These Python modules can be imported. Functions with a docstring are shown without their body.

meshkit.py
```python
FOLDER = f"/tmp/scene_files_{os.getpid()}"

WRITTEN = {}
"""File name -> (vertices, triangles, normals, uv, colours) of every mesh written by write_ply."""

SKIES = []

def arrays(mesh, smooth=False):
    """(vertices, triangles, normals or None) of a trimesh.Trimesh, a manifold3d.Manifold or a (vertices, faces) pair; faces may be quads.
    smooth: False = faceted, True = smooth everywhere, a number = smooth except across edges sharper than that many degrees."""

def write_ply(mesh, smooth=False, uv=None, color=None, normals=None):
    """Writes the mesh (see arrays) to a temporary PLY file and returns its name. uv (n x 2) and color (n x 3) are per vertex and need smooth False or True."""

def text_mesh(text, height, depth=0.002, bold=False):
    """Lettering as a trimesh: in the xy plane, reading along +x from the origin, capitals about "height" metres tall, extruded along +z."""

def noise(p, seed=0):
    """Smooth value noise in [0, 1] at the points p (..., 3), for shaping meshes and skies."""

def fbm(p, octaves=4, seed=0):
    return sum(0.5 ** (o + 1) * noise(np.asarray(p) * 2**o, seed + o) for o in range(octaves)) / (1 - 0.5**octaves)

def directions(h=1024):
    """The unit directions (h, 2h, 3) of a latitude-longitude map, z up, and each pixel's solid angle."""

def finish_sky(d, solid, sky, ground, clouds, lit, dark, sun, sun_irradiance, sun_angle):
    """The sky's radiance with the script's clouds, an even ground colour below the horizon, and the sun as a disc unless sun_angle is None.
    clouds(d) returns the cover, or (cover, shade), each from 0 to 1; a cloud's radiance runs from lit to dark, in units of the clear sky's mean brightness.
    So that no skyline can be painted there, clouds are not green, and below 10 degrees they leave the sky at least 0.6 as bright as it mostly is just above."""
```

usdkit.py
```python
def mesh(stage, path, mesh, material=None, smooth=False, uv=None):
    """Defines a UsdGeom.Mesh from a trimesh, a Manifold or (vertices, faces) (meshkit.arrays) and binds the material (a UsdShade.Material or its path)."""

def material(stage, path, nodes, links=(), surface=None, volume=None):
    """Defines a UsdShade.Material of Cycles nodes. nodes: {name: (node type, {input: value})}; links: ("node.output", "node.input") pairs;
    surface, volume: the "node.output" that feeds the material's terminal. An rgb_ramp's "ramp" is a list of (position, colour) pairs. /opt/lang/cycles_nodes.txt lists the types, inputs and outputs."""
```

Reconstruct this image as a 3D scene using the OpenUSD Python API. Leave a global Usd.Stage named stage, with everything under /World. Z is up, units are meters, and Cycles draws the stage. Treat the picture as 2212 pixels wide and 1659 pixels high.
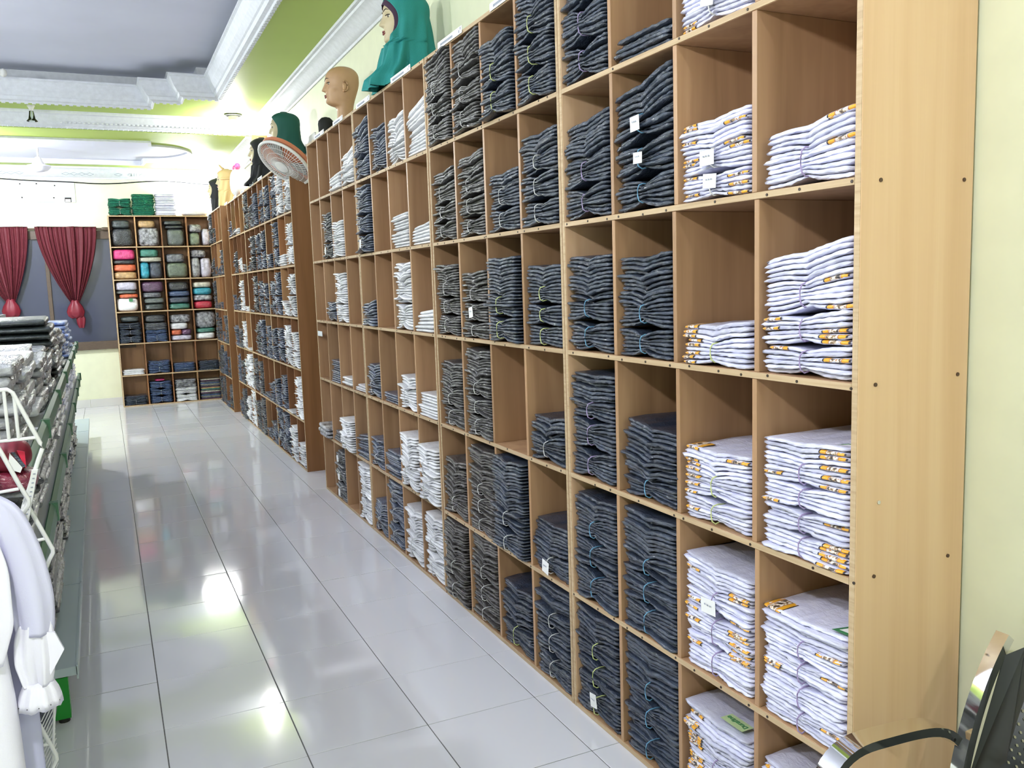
import math, random
import numpy as np, trimesh
import shapely.geometry as sg
import usdkit, meshkit
from pxr import Usd, UsdGeom, UsdLux, UsdShade, Gf, Sdf, Vt

rng = np.random.default_rng(7)
random.seed(7)
stage = Usd.Stage.CreateInMemory()
UsdGeom.SetStageUpAxis(stage, UsdGeom.Tokens.z)
UsdGeom.SetStageMetersPerUnit(stage, 1.0)
UsdGeom.Xform.Define(stage, '/World')
UsdGeom.Scope.Define(stage, '/World/Looks')

# ---------------------------------------------------------------- camera, sky, lamps, exposure
cam = UsdGeom.Camera.Define(stage, '/World/camera')
F_PX, YAW, PITCH, ROLL = 1862.5, .4369, -.1189, -.0330
EYE = np.array([-1.3566, 0.0, 1.4555])
cy_, sy_, cp_, sp_, cr_, sr_ = math.cos(YAW), math.sin(YAW), math.cos(PITCH), math.sin(PITCH), math.cos(ROLL), math.sin(ROLL)
fw = np.array([sy_*cp_, cy_*cp_, sp_]); rt = np.array([cy_, -sy_, 0.]); up = np.cross(rt, fw)
r2 = cr_*rt + sr_*up; u2 = -sr_*rt + cr_*up
cam.AddTransformOp().Set(Gf.Matrix4d(*r2, 0, *u2, 0, *(-fw), 0, *EYE, 1))
cam.CreateHorizontalApertureAttr(36.0); cam.CreateVerticalApertureAttr(27.0)
cam.CreateFocalLengthAttr(36.0*F_PX/2212); cam.CreateClippingRangeAttr(Gf.Vec2f(.02, 200))
cam.CreateExposureAttr(0.28)
dome = UsdLux.DomeLight.Define(stage, '/World/sky')
dome.CreateIntensityAttr(.25); dome.CreateColorAttr(Gf.Vec3f(.55, .65, 1.0))
# strength of the bulbs (emission of each lamp's bulb mesh): near the corner, by the back wall, room lamps, lamp over the counter behind the camera
E_CORNER, E_BACK, E_ROOM, E_FRONT, E_DOOR = 500., 360., 780., 570., 335.

# ---------------------------------------------------------------- helpers
counts = {}
def numbered(parent, name):
    k = (parent, name); n = counts.get(k, 0); counts[k] = n+1
    return name if n == 0 else f'{name}_{n:03d}'
def put(prim, label=None, cat=None, group=None, kind=None):
    for k, v in (('label', label), ('category', cat), ('group', group), ('kind', kind)):
        if v: prim.SetCustomDataByKey(k, v)
class Thing:
    def __init__(s, name, label, cat, loc=(0, 0, 0), group=None, kind=None, parent='/World'):
        s.loc = np.array(loc, float)
        s.path = parent + '/' + numbered(parent, name)
        x = UsdGeom.Xform.Define(stage, s.path); x.AddTranslateOp().Set(Gf.Vec3d(*map(float, s.loc)))
        s.prim = x.GetPrim(); put(s.prim, label, cat, group, kind)
def obj(name, mesh, mat, parent=None, smooth=40, label=None, cat=None, group=None, kind=None, uv=None):
    """one Mesh prim, in world coordinates; parent: a Thing, or a part's path (with .loc kept)"""
    base = parent.path if parent is not None else '/World'
    v, f = (np.asarray(mesh.vertices, float), np.asarray(mesh.faces)) if hasattr(mesh, 'vertices') else (np.asarray(mesh[0], float), np.asarray(mesh[1]))
    if f.shape[1] == 4: f = np.vstack([f[:, [0, 1, 2]], f[:, [0, 2, 3]]])
    path = base + '/' + numbered(base, name)
    loc = np.zeros(3)
    if parent is not None:
        v = v - parent.loc
    else:
        loc = np.array([(v[:, 0].min()+v[:, 0].max())/2, (v[:, 1].min()+v[:, 1].max())/2, v[:, 2].min()]); v = v - loc
    m = usdkit.mesh(stage, path, (v, f) if smooth is True or not smooth else trimesh.Trimesh(v, f, process=False), MAT[mat], smooth=smooth, uv=uv)
    if parent is None: UsdGeom.Xformable(m).AddTranslateOp().Set(Gf.Vec3d(*map(float, loc)))
    p = m.GetPrim(); put(p, label, cat, group, kind)
    class R: pass
    r = R(); r.path = path; r.loc = parent.loc if parent is not None else loc; r.prim = p
    return r
def struct(name, mesh, mat, parent=None, smooth=False, label=None):
    return obj(name, mesh, mat, parent, smooth, kind='structure' if parent is None else None, label=label)
def cat_(ms): return trimesh.util.concatenate([m if hasattr(m, 'vertices') else trimesh.Trimesh(m[0], m[1], process=False) for m in ms])
def box(x0, x1, y0, y1, z0, z1, b=0.0):
    if b <= 0:
        m = trimesh.creation.box((x1-x0, y1-y0, z1-z0)); m.apply_translation(((x0+x1)/2, (y0+y1)/2, (z0+z1)/2)); return m
    pts = []
    for sx in (0, 1):
        for sy in (0, 1):
            for sz in (0, 1):
                c = (x1 if sx else x0, y1 if sy else y0, z1 if sz else z0); d = (-b if sx else b, -b if sy else b, -b if sz else b)
                pts += [(c[0], c[1]+d[1], c[2]+d[2]), (c[0]+d[0], c[1], c[2]+d[2]), (c[0]+d[0], c[1]+d[1], c[2])]
    return trimesh.convex.convex_hull(np.array(pts))
_bev = {}
def bbox(x0, x1, y0, y1, z0, z1, b):
    """bevelled box by scaling a cached topology"""
    if 'f' not in _bev:
        m = box(0, 1, 0, 1, 0, 1, .1); _bev['v'], _bev['f'] = np.array(m.vertices), np.array(m.faces)
    v = _bev['v']; lo = np.array([x0, y0, z0]); hi = np.array([x1, y1, z1])
    out = np.where(v < .05, lo, np.where(v < .5, lo+b, np.where(v < .95, hi-b, hi)))
    return trimesh.Trimesh(out, _bev['f'], process=False)
def tube(pts, r, n=8, closed=False):
    p = np.asarray(pts, float); m = len(p)
    if closed: t = np.roll(p, -1, 0) - np.roll(p, 1, 0)
    else: t = np.gradient(p, axis=0)
    t /= np.linalg.norm(t, axis=1, keepdims=True)+1e-12
    ref = np.array([0, 0, 1.]) if abs(t[:, 2]).mean() < .8 else np.array([1., 0, 0])
    a = np.cross(t, ref); a /= np.linalg.norm(a, axis=1, keepdims=True)+1e-12; b = np.cross(t, a)
    ang = np.arange(n)*2*np.pi/n
    rr = np.broadcast_to(r, (m,))[:, None, None]
    v = (p[:, None] + rr*(np.cos(ang)[None, :, None]*a[:, None] + np.sin(ang)[None, :, None]*b[:, None])).reshape(-1, 3)
    f = []
    for i in range(m if closed else m-1):
        i2 = (i+1) % m
        for j in range(n):
            j2 = (j+1) % n
            f += [(i*n+j, i*n+j2, i2*n+j2), (i*n+j, i2*n+j2, i2*n+j)]
    if not closed:
        for j in range(1, n-1): f += [(0, j+1, j), ((m-1)*n, (m-1)*n+j, (m-1)*n+j+1)]
    return trimesh.Trimesh(v, np.array(f)[:, ::-1], process=False)
def smoothpath(pts, n=8):
    from scipy.interpolate import CubicSpline
    p = np.asarray(pts, float); d = np.r_[0, np.cumsum(np.linalg.norm(np.diff(p, axis=0), axis=1))]
    return CubicSpline(d, p)(np.linspace(0, d[-1], n))
def loft(rings, cap=True):
    """rings: (m, n, 3) closed rings joined in order, ends fanned"""
    R = np.asarray(rings, float); m, n = R.shape[:2]
    v = R.reshape(-1, 3); i, j = np.meshgrid(np.arange(m-1), np.arange(n), indexing='ij'); j2 = (j+1) % n
    q = np.stack([i*n+j, i*n+j2, (i+1)*n+j2, (i+1)*n+j], -1).reshape(-1, 4)
    f = np.vstack([q[:, [0, 1, 2]], q[:, [0, 2, 3]]])
    if cap:
        v = np.vstack([v, R[0].mean(0), R[-1].mean(0)]); k = m*n; jj = np.arange(n); j3 = (jj+1) % n
        f = np.vstack([f, np.stack([np.full(n, k), j3, jj], 1), np.stack([np.full(n, k+1), (m-1)*n+jj, (m-1)*n+j3], 1)])
    t = trimesh.Trimesh(v, f, process=False)
    if t.volume < 0: t.invert()
    return t
def lathe(profile, centre, n=24, axis='z'):
    p = np.asarray(profile, float); a = np.arange(n)*2*np.pi/n
    R = np.stack([np.stack([r*np.cos(a), r*np.sin(a), np.full(n, z)], 1) for r, z in p])
    m = loft(R); m.apply_translation(centre); return m
def prism(poly, h0, h1, plane='xy'):
    pg = poly if hasattr(poly, 'exterior') else sg.Polygon(poly)
    m = trimesh.creation.extrude_polygon(pg, h1-h0, engine='earcut'); v = m.vertices.copy(); v[:, 2] += h0
    if plane == 'xz': v = v[:, [0, 2, 1]]; m = trimesh.Trimesh(v, m.faces[:, ::-1], process=False)
    elif plane == 'yz': v = v[:, [2, 0, 1]]; m = trimesh.Trimesh(v, m.faces, process=False)
    else: m = trimesh.Trimesh(v, m.faces, process=False)
    return m
def sweep_x(profile, x0, x1):      # closed (y,z) profile along x
    return prism([(a, b) for a, b in profile], x0, x1, 'yz')
def sweep_y(profile, y0, y1):      # closed (x,z) profile along y
    return prism([(a, b) for a, b in profile], y0, y1, 'xz')
def blob(c, r, e=2.5, n=18, rough=0.0, seed=0, squash=None):
    """rounded cushion: superellipsoid with radii r, rumpled by noise"""
    m = trimesh.creation.icosphere(subdivisions=3 if n > 12 else 2); d = np.array(m.vertices)
    s = (np.abs(d)**e).sum(1)**(-1/e); v = d*s[:, None]
    if rough:
        v = v*(1+rough*np.asarray(meshkit.fbm(d*2.3+seed*7.1))[:, None])
    return trimesh.Trimesh(v*np.array(r)+np.array(c), m.faces, process=False)

# ---------------------------------------------------------------- materials
MAT = {}
def mat(name, nodes, links, surface='p.BSDF'):
    MAT[name] = usdkit.material(stage, '/World/Looks/'+name, nodes, links, surface=surface)
def plain(name, col, rough=.5, metal=0., coat=0., spec=.5, bump=0., scale=40., vary=0.):
    n = {'p': ('principled_bsdf', {'base_color': col, 'roughness': rough, 'metallic': metal, 'coat_weight': coat, 'specular_ior_level': spec})}; l = []
    if bump or vary:
        n['g'] = ('geometry', {}); n['n'] = ('noise_texture', {'scale': scale, 'detail': 4.}); l += [('g.position', 'n.vector')]
    if bump:
        n['b'] = ('bump', {'strength': bump, 'distance': .004}); l += [('n.fac', 'b.height'), ('b.normal', 'p.normal')]
    if vary:
        n['r'] = ('rgb_ramp', {'ramp': [(.3, tuple(c*(1-vary) for c in col)), (.7, tuple(min(1, c*(1+vary)) for c in col))]}); l += [('n.fac', 'r.fac'), ('r.color', 'p.base_color')]
    mat(name, n, l)
def film(name, dark, light, rough=.55, coat=.9, bumps=1., scale=70., spec=.2):
    """cloth under clear crinkled plastic"""
    mat(name, {
        'g': ('geometry', {}), 'o': ('object_info', {}),
        'n': ('noise_texture', {'scale': 28., 'detail': 3.}), 'r': ('rgb_ramp', {'ramp': [(.3, dark), (.72, light)]}),
        'h': ('hsv', {'hue': .5, 'saturation': 1.}), 'v': ('map_range', {'to_min': .8, 'to_max': 1.2}),
        'w': ('mapping', {'scale': (1., .45, 1.6)}),
        'c': ('noise_texture', {'scale': scale, 'detail': 3., 'roughness': .6, 'distortion': .8}),
        'b': ('bump', {'strength': 1., 'distance': .55*bumps/scale}), 'b2': ('bump', {'strength': .35, 'distance': .006}),
        'p': ('principled_bsdf', {'roughness': rough, 'coat_weight': coat, 'coat_roughness': .2, 'coat_ior': 1.75, 'specular_ior_level': spec})},
        [('g.position', 'n.vector'), ('n.fac', 'r.fac'), ('r.color', 'h.color'), ('o.random', 'v.value'), ('v.result', 'h.value'), ('h.color', 'p.base_color'),
         ('g.position', 'w.vector'), ('w.vector', 'c.vector'), ('c.fac', 'b.height'), ('b.normal', 'p.coat_normal'), ('c.fac', 'b2.height'), ('b2.normal', 'p.normal')])
def wood(name, a, b, c, grain=(9., 9., .55), rough=.42, vary=.18, tint=None, spec=.4):
    nodes = {'g': ('geometry', {}), 'o': ('object_info', {}), 'm': ('mapping', {'scale': grain}),
        'off': ('combine_xyz', {}), 'k': ('math', {'math_type': 'multiply', 'value2': 37.}), 'ad': ('mix', {'mix_type': 'add', 'fac': 1.}),
        'n': ('noise_texture', {'scale': 1.6, 'detail': 5., 'roughness': .55, 'distortion': .6}), 'r': ('rgb_ramp', {'ramp': [(.25, a), (.5, b), (.75, c)]}),
        'h': ('hsv', {'saturation': 1.}), 'v': ('map_range', {'to_min': 1-vary, 'to_max': 1+vary}),
        'p': ('principled_bsdf', {'roughness': rough, 'specular_ior_level': spec})}
    links = [('o.random', 'k.value1'), ('k.value', 'off.z'), ('g.position', 'm.vector'), ('m.vector', 'ad.color1'), ('off.vector', 'ad.color2'), ('ad.color', 'n.vector'),
        ('n.fac', 'r.fac'), ('o.random', 'v.value'), ('v.result', 'h.value'), ('h.color', 'p.base_color')]
    if tint is None: links.append(('r.color', 'h.color'))
    else:
        nodes['t'] = ('rgb_ramp', {'ramp': tint, 'interpolate': False}); nodes['mx'] = ('mix', {'mix_type': 'multiply', 'fac': 1.})
        nodes['k2'] = ('math', {'math_type': 'multiply', 'value2': 7.31}); nodes['fr'] = ('math', {'math_type': 'fraction'})
        links += [('o.random', 'k2.value1'), ('k2.value', 'fr.value1'), ('fr.value', 't.fac'), ('r.color', 'mx.color1'), ('t.color', 'mx.color2'), ('mx.color', 'h.color')]
    mat(name, nodes, links)
def glow(name, col, strength):
    mat(name, {'e': ('emission', {'color': col, 'strength': strength})}, [], surface='e.emission')

wood('plywood', (.31, .18, .095), (.40, .24, .13), (.48, .305, .17), vary=.14)
wood('plywood_panel', (.60, .385, .225), (.66, .44, .27), (.71, .50, .32), grain=(12., 12., .4), vary=.02)
wood('plywood_edge', (.40, .28, .16), (.50, .37, .22), (.57, .44, .28), grain=(30., 2., 60.), vary=.08, rough=.6)
wood('plywood_old', (.30, .165, .075), (.38, .22, .105), (.45, .28, .14), vary=.2, tint=[(0, (.55, .42, .36)), (.45, (1., .95, .9)), (.75, (.8, .62, .5))])
wood('plywood_brown', (.17, .075, .026), (.21, .095, .035), (.25, .12, .05), vary=.05)
plain('wall_paint', (.72, .745, .55), .6, bump=.08, scale=9., vary=.03)
plain('ceiling_green', (.44, .58, .13), .55, vary=.03, scale=2.)
plain('plaster_white', (.66, .69, .75), .6, bump=.25, scale=26., vary=.06)
plain('tray_white', (.68, .70, .85), .6, vary=.03, scale=2.)
plain('plaster_mark', (.33, .38, .42), .6)
plain('tile_glaze', (.71, .71, .765), .07, spec=.55, bump=.025, scale=6.)
plain('grout', (.13, .13, .13), .8)
mat('floor_far', {'g': ('geometry', {}), 'm': ('mapping', {'location': (.098, -2.594, 0.), 'scale': (1., 1., 1.)}), 'b': ('brick_texture', {'offset': 0., 'scale': 1., 'brick_width': .397, 'row_height': .397, 'mortar_size': .002, 'color1': (.71, .71, .76), 'color2': (.69, .69, .74), 'mortar': (.13, .13, .13)}), 'p': ('principled_bsdf', {'roughness': .1})},
    [('g.position', 'm.vector'), ('m.vector', 'b.vector'), ('b.color', 'p.base_color')])
plain('skirting', (.62, .62, .60), .15)
film('navy', (.012, .019, .036), (.038, .054, .088), scale=95.)
film('navy_deep', (.010, .016, .032), (.030, .044, .076), scale=95.)
film('grey', (.032, .032, .034), (.11, .107, .107), scale=95.)
film('brown_grey', (.030, .027, .027), (.095, .086, .08), scale=95.)
film('blue_grey', (.04, .055, .095), (.16, .19, .26), scale=80.)
film('slate', (.03, .035, .045), (.17, .18, .2), scale=80.)
film('white_lilac', (.60, .61, .80), (.74, .75, .90), rough=.55, coat=.6, bumps=.6)
film('lilac_plain', (.60, .61, .76), (.72, .73, .86), rough=.55, coat=.6, bumps=.6)
film('white', (.66, .67, .70), (.84, .85, .87), rough=.55, coat=.6, bumps=.6)
film('clear_grey', (.15, .155, .17), (.50, .52, .55), rough=.4, bumps=1.3, scale=60.)
film('forest', (.010, .10, .06), (.02, .20, .12), coat=.25, bumps=.4)
film('denim', (.016, .035, .10), (.07, .12, .25))
film('black_green', (.012, .017, .018), (.045, .060, .060), coat=.7, bumps=.5)
film('blue_check', (.10, .19, .55), (.52, .62, .85), scale=50., bumps=1.)
film('black_white', (.012, .012, .015), (.45, .46, .5), scale=40., bumps=1.2)
for nm, c in dict(pink=(.70, .05, .22), orange=(.72, .15, .06), beige=(.62, .40, .18), teal=(.02, .30, .42), green=(.05, .22, .17), red=(.55, .02, .06), charcoal=(.03, .035, .04), smoke=(.10, .12, .115), olive=(.13, .17, .12), purple=(.12, .05, .12), cream=(.62, .60, .50), maroon=(.22, .02, .05), lilac_white=(.62, .60, .72), blue_bag=(.05, .13, .25), ivory=(.70, .58, .36)).items():
    film('bag_'+nm, tuple(x*.55 for x in c), c, coat=.8, bumps=.9, scale=40.)
plain('string_lilac', (.34, .27, .48), .6); plain('string_yellow', (.55, .62, .25), .6); plain('string_blue', (.12, .30, .48), .6); plain('string_white', (.6, .6, .6), .6)
plain('paper', (.80, .81, .80), .7); plain('ink', (.08, .08, .09), .7); plain('ink_grey', (.30, .33, .40), .7)
plain('nail', (.06, .045, .035), .5, metal=.4); plain('screw_dark', (.07, .035, .02), .5); plain('steel', (.7, .7, .7), .25, metal=1.)
plain('chrome', (.78, .78, .77), .06, metal=1.); plain('perforated_steel', (.018, .021, .021), .38, spec=.5)
plain('skin', (.46, .28, .145), .42, vary=.05, scale=20.); plain('skin_pale', (.50, .42, .26), .45); plain('lip', (.20, .03, .03), .4); plain('eye_white', (.7, .68, .6), .3); plain('brow', (.03, .02, .015), .6)
plain('scarf_teal', (.012, .23, .215), .75, bump=.3, scale=300.); plain('scarf_green', (.004, .085, .065), .7); plain('scarf_black', (.010, .011, .016), .75); plain('scarf_cream', (.70, .50, .24), .7); plain('scarf_plum', (.05, .022, .05), .8)
plain('cap_black', (.008, .010, .008), .8); plain('curtain_red', (.095, .005, .013), .7, bump=.15, scale=95.)
plain('knot_red', (.17, .006, .02), .5)
mat('window_glass', {'g': ('geometry', {}), 'f': ('fresnel', {'IOR': 1.5}), 'gl': ('glossy_bsdf', {'color': (.9, .9, 1.), 'roughness': .06}), 'd': ('principled_bsdf', {'base_color': (.06, .07, .125), 'roughness': .3}), 't': ('transparent_bsdf', {'color': (.25, .28, .4)}), 'm1': ('mix_closure', {'fac': .3}), 'm2': ('mix_closure', {})},
    [('d.BSDF', 'm1.closure1'), ('t.BSDF', 'm1.closure2'), ('f.fac', 'm2.fac'), ('m1.closure', 'm2.closure1'), ('gl.BSDF', 'm2.closure2')], surface='m2.closure')
mat('clear_glass', {'f': ('fresnel', {'IOR': 1.5}), 'gl': ('glossy_bsdf', {'roughness': .05}), 't': ('transparent_bsdf', {'color': (.92, .95, .92)}), 'm2': ('mix_closure', {})},
    [('f.fac', 'm2.fac'), ('t.BSDF', 'm2.closure1'), ('gl.BSDF', 'm2.closure2')], surface='m2.closure')
plain('window_wood', (.085, .058, .038), .5, vary=.1); plain('window_outside', (.10, .11, .17), .8)
plain('rail_green', (.075, .20, .115), .35); plain('deck_grey', (.47, .56, .60), .3); plain('foot_green', (.01, .26, .025), .3); plain('rubber', (.01, .01, .01), .6)
plain('wire_white', (.72, .73, .72), .35); plain('cloth_white', (.80, .79, .90), .8, bump=.1, scale=200.); plain('cloth_lilac', (.62, .62, .80), .8, bump=.1, scale=200.); plain('cloth_violet', (.50, .51, .70), .8)
plain('plastic_white', (.72, .72, .70), .35); plain('plastic_grey', (.36, .38, .37), .4); plain('plastic_orange', (.58, .20, .10), .4); plain('cable_black', (.01, .01, .012), .5)
plain('patch_grey', (.60, .64, .66), .6); plain('black', (.008, .008, .008), .6); plain('badge_green', (.05, .22, .09), .4); plain('label_green', (.45, .58, .30), .5); plain('tag_red', (.6, .01, .05), .4)
glow('bulb_corner', (1., .98, .95), E_CORNER); glow('bulb_back', (.96, .98, 1.), E_BACK); glow('bulb_room', (.94, .97, 1.), E_ROOM); glow('bulb_front', (.97, .97, 1.), E_FRONT); glow('bulb_door', (.97, .97, 1.), E_DOOR)
# the embroidered pocket badge: dark outline, amber ground, red ring, pale busy centre; u runs across the badge
mat('pocket_badge', {'t': ('texture_coordinate', {}), 's': ('separate_xyz', {}), 'o': ('object_info', {}), 'g': ('geometry', {}),
    'r': ('rgb_ramp', {'ramp': [(0, (.02, .015, .03)), (.045, (.02, .015, .03)), (.06, (.82, .40, .02)), (.26, (.82, .40, .02)), (.275, (.35, .05, .01)), (.31, (.7, .6, .5)), (.69, (.7, .6, .5)), (.725, (.35, .05, .01)), (.74, (.82, .40, .02)), (.94, (.82, .40, .02)), (.955, (.02, .015, .03)), (1, (.02, .015, .03))]}),
    'k': ('rgb_ramp', {'ramp': [(0, (0, 0, 0)), (.30, (0, 0, 0)), (.32, (1, 1, 1)), (.68, (1, 1, 1)), (.70, (0, 0, 0)), (1, (0, 0, 0))]}),
    'n': ('noise_texture', {'scale': 95., 'detail': 1.}), 'c': ('rgb_ramp', {'ramp': [(.38, (.05, .04, .04)), (.47, (.35, .22, .10)), (.54, (.85, .80, .72)), (.66, (.80, .74, .66)), (.7, (.5, .18, .03))]}),
    'mx': ('mix', {}), 'p': ('principled_bsdf', {'roughness': .4, 'coat_weight': .6, 'coat_roughness': .08})},
    [('t.UV', 's.vector'), ('s.x', 'r.fac'), ('s.x', 'k.fac'), ('g.position', 'n.vector'), ('n.fac', 'c.fac'), ('k.color', 'mx.fac'), ('r.color', 'mx.color1'), ('c.color', 'mx.color2'), ('mx.color', 'p.base_color')])
# ---------------------------------------------------------------- the room
XW, YB, XL, YN, ZC, ZF = .33, 12.42, -7.0, -3.2, 3.2, 3.05     # right wall, back wall, left wall, near wall, ceilings
T, TX, TY = .397, -.098, 2.594                                  # floor tile module and one grout crossing
fl = struct('floor', box(XL-.1, XW+.1, YN-.1, YB+.1, -.12, -.004), 'floor_far', label='white glazed tile floor with dark grout lines')
class Under: pass
floor_ = Under(); floor_.path = fl.path; floor_.loc = fl.loc
bed = obj('grout_bed', box(TX-5*T, XW-.002, TY-4*T, YB-.002, -.0042, -.0022), 'grout', floor_, smooth=False)
for i in range(-5, 2):
    for j in range(-4, 25):
        x0, x1 = TX+i*T+.0016, min(TX+(i+1)*T-.0016, XW-.002)
        y0, y1 = TY+j*T+.0014, min(TY+(j+1)*T-.0014, YB-.004)
        if x1-x0 < .02 or y1-y0 < .02: continue
        m = bbox(x0, x1, y0, y1, -.003, 0, .0011)
        a, b = rng.normal(0, .0012, 2)                        # tiles lie a hair uneven
        v = m.vertices.copy(); v[:, 2] += np.clip((v[:, 0]-(x0+x1)/2)*a + (v[:, 1]-(y0+y1)/2)*b, -.0006, .0006)
        obj('tile', trimesh.Trimesh(v, m.faces, process=False), 'tile_glaze', floor_, smooth=False)
struct('wall_right', box(XW, XW+.1, YN, YB+.1, -.12, 3.7), 'wall_paint', label='pale lime painted wall behind the bookcases')
WX0, WX1, WZ0, WZ1 = -4.2, -1.02, .75, 2.27
wb = cat_([box(XL, WX0, YB, YB+.12, -.12, 3.7), box(WX1, XW, YB, YB+.12, -.12, 3.7), box(WX0, WX1, YB, YB+.12, -.12, WZ0), box(WX0, WX1, YB, YB+.12, WZ1, 3.7)])
struct('wall_back', wb, 'wall_paint', label='pale lime back wall around the dark window')
struct('wall_left', box(XL-.1, XL, YN, YB+.1, -.12, 3.7), 'wall_paint')
struct('wall_near', box(XL, XW, YN-.1, YN, -.12, 3.7), 'wall_paint')
# skirting tiles on the back wall
sk = Thing('baseboard_back', None, None, (0, 0, 0), kind='structure'); put(sk.prim, 'white tile skirting along the foot of the back wall')
for k in range(9):
    obj('tile', bbox(-4.4+k*T+.001, -4.4+(k+1)*T-.001, YB-.012, YB-.0005, .0, .105, .002), 'skirting', sk, smooth=False)
sk2 = Thing('baseboard_right', 'white tile skirting along the foot of the right wall', None, (0, 0, 0), kind='structure')
for k in range(10):
    obj('tile', bbox(XW-.012, XW-.0005, -2.8+k*T+.001, -2.8+(k+1)*T-.001, 0, .105, .002), 'skirting', sk2, smooth=False)
# ceiling: lime soffit with a raised tray, lower soffit behind the beam with an oval recess
tray = [(-.26, -.9), (-.26, 8.50), (-.56, 8.50), (-.56, 8.75), (-.80, 8.75), (-.80, 9.06), (-5.2, 9.06), (-5.2, -.9)]
def inset(poly, d):
    p = np.array(poly, float); n = len(p); out = []
    area = .5*sum(p[i][0]*p[(i+1) % n][1]-p[(i+1) % n][0]*p[i][1] for i in range(n)); s = 1 if area > 0 else -1
    for i in range(n):
        e0 = p[i]-p[i-1]; e1 = p[(i+1) % n]-p[i]; e0 /= np.linalg.norm(e0); e1 /= np.linalg.norm(e1)
        n0 = s*np.array([-e0[1], e0[0]]); n1 = s*np.array([-e1[1], e1[0]]); b = n0+n1
        out.append(p[i] + d*b/(b@n0))
    return np.array(out)
hole = inset(tray, -.14)
struct('ceiling', prism(sg.Polygon([(XL, YN), (XW, YN), (XW, 9.56), (XL, 9.56)], [tray]), ZC, ZC+.03), 'ceiling_green', label='lime green ceiling around the raised white tray')
tr = Thing('ceiling_tray', 'pale lilac raised tray panel of the ceiling above the cove', None, (0, 0, ZC), kind='structure')
obj('tray_panel', prism(sg.Polygon(inset(tray, -.16)), ZC+.30, ZC+.34), 'tray_white', tr, smooth=False)
ring = sg.Polygon(inset(tray, -.16), [inset(tray, -.14)])
obj('tray_side', prism(ring, ZC+.03, ZC+.30), 'plaster_white', tr, smooth=False)
cove = [(-.012, 3.200), (-.010, 3.186), (.004, 3.184), (.012, 3.196), (.036, 3.205), (.044, 3.232), (.055, 3.240), (.085, 3.285), (.112, 3.352), (.126, 3.362), (.126, 3.376), (.08, 3.33), (.02, 3.25), (-.012, 3.231)]
rings = [np.column_stack([inset(tray, d), np.full(len(tray), z)]) for d, z in cove]
mm = loft(np.array(rings + [rings[0]]), cap=False)
if mm.volume < 0: mm.invert()
cv = struct('trim_1', mm, 'plaster_white', label='stepped white plaster cove moulding around the ceiling tray')
# little dentils along the outer rim of the cove
cvu = Under(); cvu.path = cv.path; cvu.loc = cv.loc
db = [box(-.262, -.240, y, y+.030, 3.178, 3.190) for y in np.arange(4.4, 8.46, .06)]
db += [box(x, x+.03, y-.002, y+.020, 3.178, 3.190) for a, b, y in ((-.53, -.29, 8.50), (-.78, -.58, 8.75), (-3.0, -.83, 9.06)) for x in np.arange(a, b, .06)]
obj('dentil', cat_(db), 'plaster_white', cvu, smooth=False, kind='stuff')
crown = [(XW, 3.078), (XW-.012, 3.078), (XW-.018, 3.092), (XW-.030, 3.097), (XW-.050, 3.112), (XW-.085, 3.150), (XW-.118, 3.166), (XW-.124, 3.180), (XW-.142, 3.184), (XW-.146, 3.2), (XW, 3.2)]
struct('trim_2', sweep_y(crown, YN, 9.43), 'plaster_white', smooth=30, label='white embossed crown moulding along the right wall')
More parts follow.
